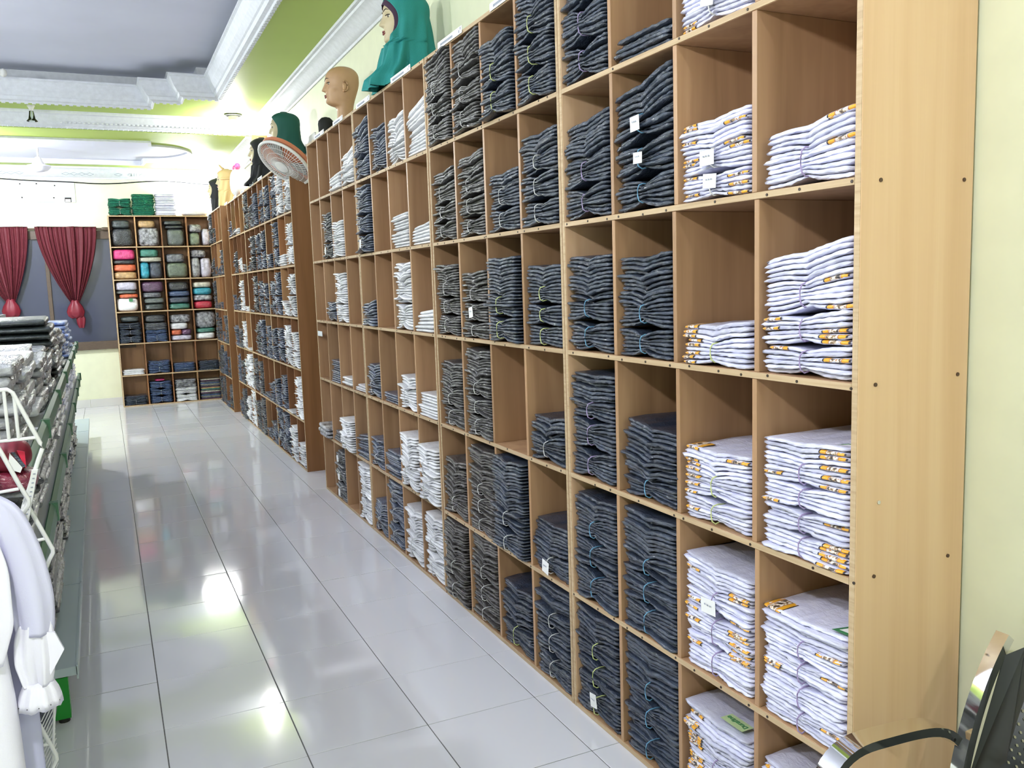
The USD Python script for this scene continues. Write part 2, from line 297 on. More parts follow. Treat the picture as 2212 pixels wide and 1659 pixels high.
# beam, lower soffit and its mouldings
bm = [(9.555, 3.058), (9.54, 3.055), (9.53, 3.072), (9.51, 3.080), (9.47, 3.125), (9.45, 3.165), (9.43, 3.172), (9.42, 3.2), (9.555, 3.2)]
bmo = struct('trim_3', sweep_x(bm, XL, XW), 'plaster_white', smooth=30, label='white embossed moulding across the beam')
bmu = Under(); bmu.path = bmo.path; bmu.loc = bmo.loc
obj('bead', cat_([trimesh.creation.icosphere(1, .007).apply_translation((x, 9.535, 3.058)) for x in np.arange(-2.4, .2, .045)]), 'plaster_white', bmu, smooth=True, kind='stuff')
obj('dentil', cat_([box(x, x+.02, 9.478, 9.5, 3.094, 3.108) for x in np.arange(-1.6, .1, .04)]), 'plaster_white', bmu, smooth=False, kind='stuff')
fan_r = [(x, 9.474-.012, 3.128) for x in ()]
an = np.linspace(-np.pi/2, np.pi/2, 22)
ov = [(-4.4, 10.10), (-.80, 10.10), (-.78, 10.34), (-.70, 10.34)] + [(-.70+.39*np.cos(a), 10.98+.62*np.sin(a)) for a in an[2:-1]] + [(-.78, 11.62), (-.80, 11.86), (-4.4, 11.86)]
struct('ceiling_lower', prism(sg.Polygon([(XL, 9.555), (XW, 9.555), (XW, YB), (XL, YB)], [ov]), ZF, ZF+.15), 'ceiling_green', label='lower lime soffit behind the beam')
ovr = inset(ov, -.028)
struct('trim_4', prism(sg.Polygon(ovr, [inset(ov, .006)]), ZF-.020, ZF+.035), 'plaster_white', label='white beaded rim around the oval ceiling recess')
struct('ceiling_recess', prism(sg.Polygon(inset(ov, .001)), ZF+.035, ZF+.10), 'tray_white', label='pale lilac panel of the oval ceiling recess')
fc = [(YB, 2.918), (YB-.02, 2.918), (YB-.03, 2.935), (YB-.05, 2.94), (YB-.14, 3.0), (YB-.16, 3.018), (YB-.20, 3.03), (YB-.205, ZF), (YB, ZF)]
bc = struct('trim_5', sweep_x(fc, XL, XW), 'plaster_white', smooth=30, label='white moulding with diamond ornament along the back wall')
bcu = Under(); bcu.path = bc.path; bcu.loc = bc.loc
nrm = np.array([0, -.555, -.832]); tv = np.array([0, -.832, .555])
def on_crown(x, t): return np.array([x, YB-.05, 2.94]) + tv*(.055+t) + nrm*.002
for xs in ((-2.35, -2.26, -2.17), (-1.66, -1.57, -1.48, -1.39), (-1.06,), (-.77,)):
    for x in xs:
        obj('diamond', tube([on_crown(x-.045, 0), on_crown(x, .026), on_crown(x+.045, 0), on_crown(x, -.026)], .0028, 4, closed=True), 'plaster_mark', bcu, smooth=False)
gl = [tube([on_crown(-.90+k*.028, -.03), on_crown(-.90+k*.028, .03)], .003, 4) for k in range(3)] + [tube([on_crown(-.925+.02*np.cos(a), .022*np.sin(a)) for a in np.linspace(0, 2*np.pi, 10)[:-1]], .003, 4, closed=True)]
obj('scroll_ornament', cat_(gl), 'plaster_mark', bcu, smooth=False)
struct('trim_6', sweep_y([(XW-(YB-y), z) for y, z in fc], 9.56, YB), 'plaster_white', smooth=30, label='white moulding of the lower soffit along the right wall')

# window in the back wall
wn = Thing('window_1', 'dark tinted sliding window with brown timber frame behind the red curtains', None, (-2.6, YB, WZ0), kind='structure')
obj('frame', cat_([box(WX0, WX1, YB-.03, YB+.06, WZ1-.105, WZ1), box(WX0, WX1, YB-.05, YB+.06, WZ0, WZ0+.105), box(WX0, WX0+.06, YB-.03, YB+.06, WZ0, WZ1)]), 'window_wood', wn, smooth=False)
obj('mullion', bbox(-1.99, -1.945, YB-.012, YB+.04, WZ0+.1, WZ1-.1, .003), 'window_wood', wn, smooth=False)
obj('mullion', bbox(-3.0, -2.955, YB-.012, YB+.04, WZ0+.1, WZ1-.1, .003), 'window_wood', wn, smooth=False)
for a, b in ((WX0+.06, -3.0), (-2.955, -1.99), (-1.945, WX1)):
    obj('pane', box(a, b, YB+.012, YB+.018, WZ0+.1, WZ1-.1), 'window_glass', wn, smooth=False)
struct('wall_outside', box(WX0-.3, WX1+.3, YB+.9, YB+.95, 0, 3), 'window_outside', label='dark yard wall outside the window')

# ---------------------------------------------------------------- bookcases
TH, HB, NR = .016, 2.44, 6
ZL = [.0, .401, .811, 1.219, 1.629, 2.042, 2.44]
def bookcase(label, A, U, D, w, dep, wd, wpanel, ncol=4, nails=False, group='pigeonhole bookcases'):
    """front lower corner A, U along the front, D into the depth"""
    A = np.array(A, float); U = np.array(U, float); D = np.array(D, float); Z = np.array([0, 0, 1.])
    c = A + U*w/2 + D*dep/2
    t = Thing('bookcase', label, 'bookcase', (c[0], c[1], 0), group)
    def brd(name, u0, u1, d0, d1, z0, z1, m):
        p = A+U*u0+D*d0; q = A+U*u1+D*d1
        return obj(name, bbox(min(p[0], q[0]), max(p[0], q[0]), min(p[1], q[1]), max(p[1], q[1]), z0, z1, .0012), m, t, smooth=False)
    brd('side_panel', 0, TH, 0, dep, 0, HB, wpanel); brd('side_panel', w-TH, w, 0, dep, 0, HB, wpanel)
    brd('top_panel', TH, w-TH, 0, dep, HB-TH, HB, wd); brd('bottom_panel', TH, w-TH, .0, dep, 0, TH, wd)
    brd('back_panel', TH, w-TH, dep-.006, dep, TH, HB-TH, wd)
    for k in range(1, NR): brd('shelf', TH, w-TH, .0, dep-.006, ZL[k]-TH/2, ZL[k]+TH/2, wd)
    cw = w/ncol
    for r in range(NR):
        z0 = ZL[r]+(TH if r == 0 else TH/2); z1 = ZL[r+1]-(TH if r == NR-1 else TH/2)
        for k in range(1, ncol):
            o = rng.normal(0, .003); brd('divider', k*cw-TH/2+o, k*cw+TH/2+o, .001, dep-.006, z0, z1, wd)
    # pale sawn front edges
    ed = []
    def edg(u0, u1, z0, z1):
        p = A+U*u0-D*.0012; q = A+U*u1+D*.0002
        ed.append(box(min(p[0], q[0]), max(p[0], q[0]), min(p[1], q[1]), max(p[1], q[1]), z0, z1))
    edg(.001, TH-.001, 0, HB); edg(w-TH+.001, w-.001, 0, HB)
    for k in range(NR+1):
        a = 0 if k == 0 else (HB-TH if k == NR else ZL[k]-TH/2); edg(TH, w-TH, a+.001, a+TH-.001)
    obj('front_edging', cat_(ed), 'plywood_edge', t, smooth=False)
    if nails:
        nn = []
        for k in range(1, NR+1):
            for q in range(ncol):
                for f in (.12, .5, .88):
                    if rng.random() < .75:
                        p = A+U*(q*cw+cw*f+rng.normal(0, .02))-D*.0016; z = (ZL[k] if k < NR else HB-TH/2)+rng.normal(0, .002)
                        cyl = trimesh.creation.cylinder(.0034, .002, sections=7); cyl.apply_transform(trimesh.geometry.align_vectors([0, 0, 1], D)); cyl.apply_translation((p[0], p[1], z)); nn.append(cyl)
        obj('nail_heads', cat_(nn), 'nail', t, smooth=False, kind='stuff')
    return t
Yp, Xp = (0, 1, 0), (1, 0, 0)
FR, DP = 0.0, .322
UNITS = {}     # key -> (y of the near end, front x, width, words)
def right_case(key, y0, words, label, wd, wp, fx=0., nails=False, w=1.218):
    UNITS[key] = (y0, fx, w, words); return bookcase(label, (fx, y0, 0), Yp, Xp, w, DP-fx, wd, wp, nails=nails)
b1 = right_case('A', 1.262, 'nearest bookcase', 'honey plywood pigeonhole bookcase nearest the chair, white shirts in its near columns', 'plywood', 'plywood_panel', nails=True)
right_case('B', 2.482, 'second nearest bookcase', 'plywood pigeonhole bookcase second from the chair, full of navy and grey bundles', 'plywood', 'plywood', nails=True)
right_case('C', 3.712, 'third nearest bookcase', 'plywood pigeonhole bookcase third from the chair, under the bald and teal-scarfed busts', 'plywood', 'plywood', nails=True)
right_case('D', 4.934, 'fourth nearest bookcase', 'half-empty plywood pigeonhole bookcase fourth from the chair, just before the gap', 'plywood', 'plywood', nails=True)
right_case('E', 6.795, 'first bookcase past the gap', 'brown-sided pigeonhole bookcase just past the gap, below the fan', 'plywood_old', 'plywood_brown')
right_case('F', 8.015, 'second bookcase past the gap', 'pigeonhole bookcase second past the gap, below the nearer black-scarfed bust', 'plywood_old', 'plywood_old')
right_case('G', 9.235, 'third bookcase past the gap', 'pigeonhole bookcase third past the gap, white stacks in narrow view', 'plywood_old', 'plywood_old')
right_case('H', 10.70, 'last bookcase on the right', 'pigeonhole bookcase last on the right, standing proud beside the back wall', 'plywood_old', 'plywood_brown', fx=-.045, w=1.20)
UNITS['K'] = (12.115, -1.235, 1.24, 'back wall bookcase')
bookcase('pigeonhole bookcase on the back wall holding coloured bags, beside the curtains', (-1.235, 12.115, 0), Xp, Yp, 1.24, .30, 'plywood_old', 'plywood')
# screws in the near side panel
for y_, x_, z_ in ((1.262, .052, 1.63), (1.262, .293, 1.635), (1.262, .047, 1.222), (1.262, .29, 1.225), (1.262, .062, .975), (1.262, .052, .818), (1.262, .275, .825)):
    c = trimesh.creation.cylinder(.0042, .003, sections=10); c.apply_transform(trimesh.geometry.align_vectors([0, 0, 1], [0, 1, 0])); c.apply_translation((x_, y_-.0008, z_))
    obj('screw', c, 'steel' if z_ == .975 else 'screw_dark', b1, smooth=False, label='shiny steel screw' if z_ == .975 else None)

# ---------------------------------------------------------------- folded garments in plastic
PROF = {2: [(.010, 0), (.002, .08), (.0, .30), (.0, .70), (.002, .92), (.010, 1), (.06, 1), (.15, 1), (1, 1), (1, 0)],
        1: [(.012, 0), (.002, .18), (.0, .5), (.002, .82), (.012, 1), (.10, 1), (1, 1), (1, 0)],
        0: [(.010, 0), (.0, .5), (.010, 1), (1, 1), (1, 0)]}
def slab(fr, u, zb, zt, xf, dep, lod, wr=.0, fold=0):
    """one packet: fr=(O,U,D); rings over u"""
    O, U, D = fr; P = PROF[lod]; n = len(u); k = len(P)
    d = np.array([p[0] for p in P]); s = np.array([p[1] for p in P])
    dd = np.where(d[None] < .99, d[None]+xf[:, None], dep)
    zz = zb[:, None] + (zt-zb)[:, None]*s[None]
    if lod == 2:
        dd[:, 1:5] += rng.normal(0, .0014, (n, 4)); zz[:, 1:5] += rng.normal(0, .0007, (n, 4))
    if wr: zz[:, 6:8] += rng.normal(0, wr, (n, 2))
    R = O + u[:, None, None]*U + dd[..., None]*D + zz[..., None]*np.array([0, 0, 1.])
    m = loft(R)
    return m
def waves(n, a, k=3):
    x = np.linspace(0, 1, n); return sum(rng.normal(0, a/(j+1))*np.sin(2*np.pi*(x*(j+.5)+rng.random())) for j in range(k))
ORD = ['first', 'second', 'third', 'fourth', 'fifth', 'sixth', 'seventh', 'eighth', 'ninth', 'tenth', 'eleventh', 'twelfth', 'thirteenth', 'fourteenth', 'fifteenth', 'sixteenth', 'seventeenth', 'eighteenth', 'nineteenth', 'twentieth']
NM = dict(white='white_shirt', white_lilac='badged_shirt', navy='navy_garment', navy_deep='navy_garment', grey='grey_garment', brown_grey='grey_garment', blue_grey='blue_garment', slate='slate_garment', denim='denim_garment', lilac_plain='white_shirt', clear_grey='wrapped_garment', forest='green_garment', black_green='black_garment', blue_check='checked_garment', black_white='mottled_garment')
KW = dict(navy='navy', navy_deep='navy', grey='dark grey', brown_grey='brownish grey', blue_grey='blue grey', slate='slate grey', white='white', white_lilac='white badged', clear_grey='clear wrapped grey', forest='dark green', denim='dark blue', black_green='black', blue_check='blue checked', black_white='black and white', bag_purple='purple', bag_cream='cream', bag_green='green', bag_beige='beige', lilac_plain='lilac white')
def stack(where, fr, w, dep, z0, H, kind, th=.0125, tied=None, tilt=0., lod=2, strings='string_white', tags=(), badge=None, u0=0., group=None, merge=False, kinds=None, pinch=.46, spread=.004, setback=0.):
    """A pile of folded garments. tied: packets per tied bundle, from below; what is left lies loose on top."""
    O, U, D = [np.array(a, float) for a in fr]; fr = (O, U, D); nm = NM[kind]
    n = max(1, int(round(H/th))); th = H/n
    if tied is None: tied = [9]*(n//12) if n >= 12 else ([n-2] if n >= 7 else [])
    ny = {2: 21, 1: 13, 0: 7}[lod]; u = np.sign(np.linspace(-1, 1, ny))*.5*np.abs(np.linspace(-1, 1, ny))**1.25; uc = u0
    p = np.exp(-(np.abs(u-uc)/.16)**1.15)
    base = np.zeros(ny); zt_prev = np.full(ny, z0); idx = 0; made = []
    bundles = [b for b in tied if b > 0]; loose = n-sum(bundles)
    if loose < 0: bundles[-1] += loose; loose = 0
    kk = lambda i: kind if kinds is None else kinds[i % len(kinds)]
    def packet(i, zb, zt, parent, name, top=False, **kw):
        ww = w*(1-abs(rng.normal(0, .02))); off = rng.normal(0, .004)
        uu = u*ww+off; xf = rng.normal(0, spread)+waves(ny, .0018)
        if top: xf = xf+.002
        g = .0007
        e = np.ones(ny); e[0] = e[-1] = .45; zm = (zb+zt)/2; h = np.maximum((zt-zb)/2-g/2, .0008)*e
        xf = xf + np.where(e < 1, .006, 0)
        m = slab(fr, uu, zm-h, zm+h, xf, dep*(1-abs(rng.normal(0, .03))), lod, wr=.0022 if top else 0)
        o = obj(name, m, kk(i), parent, smooth=True, **kw)
        if badge and rng.random() < badge[2]:
            side = rng.random() < badge[0]
            a, b = (.20, .485) if side else (-.485, -.24)
            a += rng.normal(0, .01)*(1 if side else 0); b += rng.normal(0, .01)*(0 if side else 1)
            nn = 9; ub = np.linspace(a, b, nn); Pp = [(.006, .04), (.0008, .16), (-.0018, .36), (-.0018, .64), (.0008, .84), (.006, .96)]
            if top: Pp += [(.03, 1.05), (.055, 1.07)]
            iu = lambda arr: np.interp(ub, u, arr)
            zb_, zt_, xf_ = iu(zm-h), iu(zm+h), iu(xf)
            V = np.array([[O + (ub[q]*ww+off)*U + (xf_[q]+d-.0008)*D + np.array([0, 0, zb_[q]+(zt_[q]-zb_[q])*s + (.0012 if s > 1 else 0)]) for d, s in Pp] for q in range(nn)])
            k = len(Pp); uv = np.array([[q/(nn-1), r/(k-1)] for q in range(nn) for r in range(k)])
            I, J = np.meshgrid(np.arange(nn-1), np.arange(k-1), indexing='ij'); Q = np.stack([I*k+J, (I+1)*k+J, (I+1)*k+J+1, I*k+J+1], -1).reshape(-1, 4)
            if np.dot(np.cross(V[1, 2]-V[0, 2], V[0, 3]-V[0, 2]), D) > 0: Q = Q[:, ::-1]
            pr_ = parent if not isinstance(parent, Thing) else o
            o2 = Under(); o2.path = o.path; o2.loc = o.loc
            obj('pocket_badge', (V.reshape(-1, 3), Q), 'pocket_badge', o2, smooth=True, uv=uv)
        return o
    nb = len(bundles)
    ordw = {1: ['tied'], 2: ['lower tied', 'upper tied'], 3: ['lowest tied', 'middle tied', 'topmost tied'], 4: ['lowest tied', 'second tied', 'third tied', 'topmost tied']}.get(nb, ['tied']*9)
    for bi, b in enumerate(bundles):
        Hb = b*th; bot = zt_prev.max() if bi else z0
        bot = z0 + idx*th; s = 1 - pinch*p*(.75+.4*rng.random()); s = s*(1+.05*rng.normal(0, 1, ny)*.3)
        mid = bot+Hb/2
        c0 = O + np.array([0, 0, 1.])*bot + D*dep/2
        t = Thing(nm+'_bundle', f'{ordw[bi]} {KW[kind]} garment bundle, {where}', 'garment bundle', tuple(c0), group) if not merge else None
        ms = []
        for i in range(b):
            lean = tilt*(u+.5)*(idx+i)/n; lean1 = tilt*(u+.5)*(idx+i+1)/n
            wv = waves(ny, .00035)
            zb = mid + (i/b-.5)*Hb*s + lean + wv; zt = mid + ((i+1)/b-.5)*Hb*s + lean1 + wv
            if bi == 0 and i == 0: zb = np.maximum(zb, z0+.001)
            if merge:
                e = np.ones(ny); e[0] = e[-1] = .5; zm = (zb+zt)/2; h = (zt-zb)/2*.9*e
                ms.append(slab(fr, u*w*(1-min(.12, abs(rng.normal(0, .05))))+np.clip(rng.normal(0, .006), -.009, .009), zm-h, zm+h, np.clip(rng.normal(0, .008), -.016, .016)+waves(ny, .0015)+(setback if i+idx < 2 else 0), dep*(.96-.03*rng.random()), lod))
            else: packet(idx+i, zb, zt, t, 'packet', top=(loose == 0 and bi == nb-1 and i == b-1))
        if merge: obj(nm+'_bundle', cat_(ms), kind, None, smooth=True, label=f'{ordw[bi]} {KW[kind]} garment bundle, {where}', cat='garment bundle', group=group)
        else:
            sz = np.interp(uc, u, s)*Hb/2; ln = tilt*(uc+.5)*(idx+b/2)/n
            ff = -spread*2.2-.003
            pts = [O+U*uc*w+D*(dep*.5)+np.array([0, 0, mid+ln+sz+.002]), O+U*uc*w+D*.02+np.array([0, 0, mid+ln+sz+.002]), O+U*uc*w+D*ff+np.array([0, 0, mid+ln+sz*.75]), O+U*(uc*w-.003)+D*ff+np.array([0, 0, mid+ln]), O+U*uc*w+D*ff+np.array([0, 0, mid+ln-sz*.75]), O+U*uc*w+D*.02+np.array([0, 0, mid+ln-sz-.001])]
            sm = strings if isinstance(strings, str) else strings[bi % len(strings)]
            obj('string', tube(smoothpath(pts, 16), .0018, 5), sm, t, smooth=True)
            for ti, (tb, du, dz, tw, tall) in enumerate(tags):
                if tb != bi: continue
                f0 = ff-.004; cu = uc*w+du; cz = mid+ln+dz; q = rng.normal(0, .12)
                pl = np.array([(-tw/2, -tall/2), (tw/2, -tall/2), (tw/2, tall/2), (-tw/2, tall/2)]) @ np.array([[math.cos(q), math.sin(q)], [-math.sin(q), math.cos(q)]])
                fr_, bk_ = [[O+U*(cu+a)+D*(f0+dd+.004*abs(a)/tw)+np.array([0, 0, cz+b_]) for a, b_ in pl] for dd in (0, .0008)]
                hm = trimesh.convex.convex_hull(np.array(fr_+bk_)); tg = obj('paper_tag', hm, 'paper', t, smooth=False)
                tu = Under(); tu.path = tg.path; tu.loc = tg.loc
                if lod == 2:
                    ms = [trimesh.convex.convex_hull(np.array([O+U*(cu+a*tw)+D*(f0-.0006)+np.array([0, 0, cz+b_*tall]) for a in (-.22+k*.18, -.12+k*.18) for b_ in (.06+.18*j, .16+.18*j)] + [O+U*(cu+(-.17+k*.18)*tw)+D*(f0-.0014)+np.array([0, 0, cz+(.11+.18*j)*tall])])) for k in range(3) for j in range(1)]
                    obj('marks', cat_(ms), 'ink_grey', tu, smooth=False)
        idx += b; zt_prev = mid+.5*Hb*s+tilt*(u+.5)*idx/n
    dip = np.clip(z0+idx*th-zt_prev, 0, 1) if nb else np.zeros(ny)
    dip = (z0+idx*th+tilt*(u+.5)*idx/n)-zt_prev if nb else np.zeros(ny)
    ms = []
    for i in range(loose):
        f = 1-.55*(i/max(1, loose)) if nb else 1
        wv = waves(ny, .0006)
        zb = z0+(idx+i)*th + tilt*(u+.5)*(idx+i)/n - dip*(1-.5*i/max(1, loose)) + wv + (.0 if i else .001)
        dn = dip*(1-.5*(i+1)/max(1, loose)); zt = z0+(idx+i+1)*th + tilt*(u+.5)*(idx+i+1)/n - dn + wv
        if not nb and i == 0: zb = np.maximum(zb, z0+.001)
        if merge:
            e = np.ones(ny); e[0] = e[-1] = .5; zm = (zb+zt)/2; h = (zt-zb)/2*.9*e
            ms.append(slab(fr, u*w*(1-min(.12, abs(rng.normal(0, .05))))+np.clip(rng.normal(0, .006), -.009, .009), zm-h, zm+h, np.clip(rng.normal(0, .008), -.016, .016)+waves(ny, .0015)+(setback if i+idx < 2 else 0), dep*(.96-.03*rng.random()), lod))
        else:
            k = loose-1-i; pos = 'top' if k == 0 else ('lowest' if i == 0 and nb == 0 else ORD[k]+' from top')
            packet(idx+i, zb, zt, None, nm+'_packet', top=(i == loose-1), cat='folded garment', group=group,
                   label=f'{KW[kk(idx+i)]} loose packet, {pos}, {where}')
    if merge and ms: obj(nm+'_pile', cat_(ms), kind, None, smooth=True, label=f'loose {KW[kind]} packets, {where}', cat='garment pile', group=group)
ROW = ['top row', 'second row', 'third row', 'fourth row', 'fifth row', 'bottom row']
COL = ['nearest column', 'second column', 'third column', 'farthest column']
def cell(key, c, r, kind, H, **kw):
    """cell of a right-wall bookcase: column c from the near end, row r from the top"""
    y0, fx, w, words = UNITS[key]; cw = w/4; k = NR-1-r
    z0 = ZL[k]+(TH if k == 0 else TH/2)
    du = kw.pop('du', 0.); ww = kw.pop('w', .262); xo = kw.pop('xo', .004)
    O = (fx+xo, y0+cw*(c+.5)-du, 0)
    where = f'{ROW[r]}, {COL[c]}, {words}'
    stack(where, (O, (0, -1, 0), (1, 0, 0)), ww, DP-fx-.03-max(0, xo)-.004, z0, H, kind, **kw)
# ---------------------------------------------------------------- nearest bookcase: white badged shirts, navy trousers
GW, GN, GG, GWH, GB = 'white badged shirt bundles', 'navy garment bundles', 'grey garment bundles', 'white garment bundles', 'blue grey garment bundles'
BR, BL = (.78, 0, .42), (.22, 0, .42)
wk = dict(th=.0108, group=GW, strings='string_lilac', spread=.004, pinch=.34)
cell('A', 0, 1, 'white_lilac', .118, tied=[8], tilt=.030, badge=(.9, 0, .15), **wk)
cell('A', 1, 1, 'white_lilac', .192, tied=[6, 6], tilt=.012, badge=(.35, 0, .5), tags=((0, 0, .01, .050, .034), (1, -.01, .0, .054, .036)), **{**wk, 'strings': 'string_white'})
cell('A', 1, 0, 'white_lilac', .16, tied=[8], tilt=.02, badge=(.2, 0, .35), tags=((0, -.005, .01, .048, .036),), **{**wk, 'strings': 'string_white'})
cell('A', 0, 2, 'white_lilac', .255, tied=[6, 6, 7], tilt=.045, badge=BR, **wk)
cell('A', 1, 2, 'white_lilac', .100, tied=[6], tilt=.018, badge=(.12, 0, .75), **{**wk, 'strings': 'string_yellow'})
cell('A', 0, 3, 'white_lilac', .262, tied=[5, 5, 5, 5], tilt=.012, badge=BR, **wk)
cell('A', 1, 3, 'white_lilac', .195, tied=[6, 7], tilt=.006, badge=(.3, 0, .55), **{**wk, 'strings': 'string_yellow'})
cell('A', 0, 4, 'white_lilac', .268, tied=[5, 6, 5, 5], tilt=.0, badge=(.55, 0, .45), **wk)
cell('A', 1, 4, 'white_lilac', .315, tied=[8, 8, 7], tilt=-.012, badge=(.5, 0, .5), tags=((2, -.015, -.012, .058, .040),), **wk)
cell('A', 0, 5, 'white_lilac', .27, tied=[8, 8], badge=BR, **wk)
cell('A', 1, 5, 'white_lilac', .285, tied=[8, 9], tilt=-.006, badge=(.1, 0, .7), **{**wk, 'strings': 'string_lilac'})
nk = dict(th=.0120, group=GN, spread=.006)
cell('A', 2, 0, 'navy', .062, tied=[], **nk)
cell('A', 3, 0, 'navy', .372, tied=[9, 9, 7], strings='string_lilac', **nk)
cell('A', 2, 1, 'navy', .318, tied=[7, 7, 7], tilt=.055, strings='string_blue', tags=((1, .002, .0, .042, .030), (2, -.01, .0, .044, .040)), w=.272, **nk)
cell('A', 3, 1, 'navy', .285, tied=[8, 7], tilt=.030, strings='string_lilac', **nk)
cell('A', 2, 2, 'navy', .285, tied=[7, 7], tilt=.01, strings='string_blue', **nk)
cell('A', 3, 2, 'navy', .300, tied=[8, 7], strings='string_blue', **nk)
cell('A', 2, 3, 'navy_deep', .228, tied=[7], tilt=-.02, du=.012, strings='string_blue', **nk)
cell('A', 3, 3, 'navy', .340, tied=[8, 8, 5], strings='string_lilac', **nk)
cell('A', 2, 4, 'navy', .372, tied=[8, 7, 6], strings='string_blue', w=.27, **nk)
cell('A', 3, 4, 'navy', .352, tied=[9, 8, 7], strings='string_blue', **nk)
cell('A', 2, 5, 'navy', .365, tied=[8, 8, 6], strings='string_blue', w=.27, **nk)
cell('A', 3, 5, 'navy_deep', .372, tied=[8, 8, 7], strings='string_yellow', tags=((0, .0, .02, .040, .046),), **nk)
# ---------------------------------------------------------------- second bookcase
gk = dict(th=.0112, group=GG, spread=.007, lod=2)
cell('B', 0, 0, 'navy_deep', .375, tied=[8, 8, 8], strings='string_yellow', xo=-.012, **nk)
cell('B', 1, 0, 'navy', .275, tied=[9, 8], tilt=.01, strings='string_yellow', xo=-.014, **nk)
cell('B', 2, 0, 'grey', .352, tied=[8, 8, 8], tilt=.018, strings='string_white', xo=-.01, **gk)
cell('B', 3, 0, 'grey', .345, tied=[8, 8, 7], tilt=.03, strings='string_white', xo=-.012, **gk)
cell('B', 0, 1, 'navy', .305, tied=[7, 7, 6], tilt=.012, strings='string_white', xo=-.004, **nk)
cell('B', 1, 1, 'navy', .215, tied=[7, 7], tilt=.01, strings='string_white', **nk)
cell('B', 2, 1, 'grey', .315, tied=[7, 7, 7], tilt=.02, strings='string_white', **gk)
cell('B', 3, 1, 'grey', .290, tied=[7, 7, 7], tilt=.02, strings='string_white', **gk)
cell('B', 0, 2, 'navy', .280, tied=[6, 6, 6], strings='string_yellow', **nk)
cell('B', 1, 2, 'navy', .318, tied=[8, 7], strings='string_yellow', xo=-.022, **nk)
cell('B', 2, 2, 'grey', .268, tied=[6, 7, 6], tilt=.008, strings='string_white', tags=((1, .0, .0, .040, .042),), **gk)
cell('B', 3, 2, 'grey', .310, tied=[8, 7, 7], strings='string_white', **gk)
cell('B', 0, 3, 'navy', .160, tied=[8], tilt=.012, strings='string_white', **nk)
cell('B', 2, 3, 'grey', .365, tied=[8, 7, 7], strings='string_white', **gk)
cell('B', 3, 3, 'grey', .292, tied=[8, 7], du=.006, strings='string_white', **gk)
cell('B', 0, 4, 'navy', .190, tied=[7], strings='string_white', tags=((0, -.012, -.008, .048, .046),), **nk)
cell('B', 1, 4, 'navy', .372, tied=[8, 8], strings='string_white', xo=-.024, w=.27, **nk)
cell('B', 2, 4, 'brown_grey', .362, tied=[7, 7, 6], strings='string_white', **{**gk, 'group': GG})
cell('B', 3, 4, 'brown_grey', .262, tied=[11], strings='string_white', **gk)
cell('B', 0, 5, 'navy', .350, tied=[8, 8, 6], strings='string_white', **nk)
cell('B', 1, 5, 'navy_deep', .255, tied=[10], strings='string_yellow', **nk)
cell('B', 2, 5, 'brown_grey', .375, tied=[8, 8, 8], strings='string_white', **gk)
cell('B', 3, 5, 'brown_grey', .368, tied=[10, 9], strings='string_white', xo=-.012, **gk)
# ---------------------------------------------------------------- third bookcase
w1 = dict(th=.0150, group=GWH, lod=1, spread=.007, pinch=.4); bk = dict(th=.0135, group=GB, lod=1, spread=.007)
cell('C', 0, 0, 'white', .205, tied=[], tilt=.05, **w1)
cell('C', 1, 0, 'white', .222, tied=[9], tilt=.02, **w1)
cell('C', 2, 0, 'blue_grey', .235, tied=[9], **bk)
cell('C', 3, 0, 'blue_grey', .285, tied=[8, 7], tilt=.04, xo=-.008, **bk)
cell('C', 0, 1, 'white', .085, tied=[], tilt=.02, **w1)
cell('C', 1, 1, 'white', .160, tied=[], tilt=.012, **w1)
cell('C', 3, 1, 'blue_grey', .372, tied=[8, 8, 7], tags=((0, .0, .0, .03, .045),), xo=-.014, **bk)
cell('C', 0, 2, 'white', .095, tied=[], tilt=.02, **w1)
cell('C', 1, 2, 'white', .340, tied=[9, 9], **w1)
cell('C', 3, 2, 'blue_grey', .125, tied=[6], tilt=.03, xo=-.01, **bk)
cell('C', 0, 3, 'white', .115, tied=[], **w1)
cell('C', 1, 3, 'white', .175, tied=[9], **w1)
cell('C', 2, 3, 'blue_grey', .055, tied=[], **bk)
cell('C', 3, 3, 'blue_grey', .190, tied=[9], tilt=.01, **bk)
cell('C', 0, 4, 'white', .270, tied=[8, 7], xo=-.02, **w1)
cell('C', 1, 4, 'white', .285, tied=[11], xo=-.01, **w1)
cell('C', 2, 4, 'blue_grey', .140, tied=[], **bk)
cell('C', 3, 4, 'blue_grey', .170, tied=[8], **bk)
cell('C', 0, 5, 'white', .320, tied=[8, 8], **w1)
cell('C', 1, 5, 'white', .290, tied=[11], **w1)
cell('C', 2, 5, 'blue_grey', .365, tied=[9, 9, 7], **bk)
cell('C', 3, 5, 'blue_grey', .190, tied=[10], **bk)
# ---------------------------------------------------------------- fourth bookcase
cell('D', 0, 0, 'white', .175, tied=[7], tilt=.04, xo=-.01, **w1)
cell('D', 1, 0, 'white', .080, tied=[], tilt=.02, xo=-.015, **w1)
cell('D', 1, 1, 'white', .225, tied=[6, 5], xo=-.01, **w1)
cell('D', 2, 1, 'slate', .300, tied=[8, 8], tags=((0, .0, .0, .03, .045),), **{**bk, 'group': 'slate grey bundles'})
cell('D', 1, 2, 'white', .315, tied=[8, 7], xo=-.012, **w1)
cell('D', 2, 2, 'blue_grey', .130, tied=[8], **bk)
cell('D', 0, 3, 'white', .038, tied=[], **w1)
cell('D', 1, 3, 'white', .062, tied=[], **w1)
cell('D', 2, 3, 'blue_grey', .150, tied=[], **bk)
cell('D', 0, 4, 'blue_grey', .130, tied=[], tilt=.03, **bk)
cell('D', 1, 4, 'white', .205, tied=[8], xo=-.03, **w1)
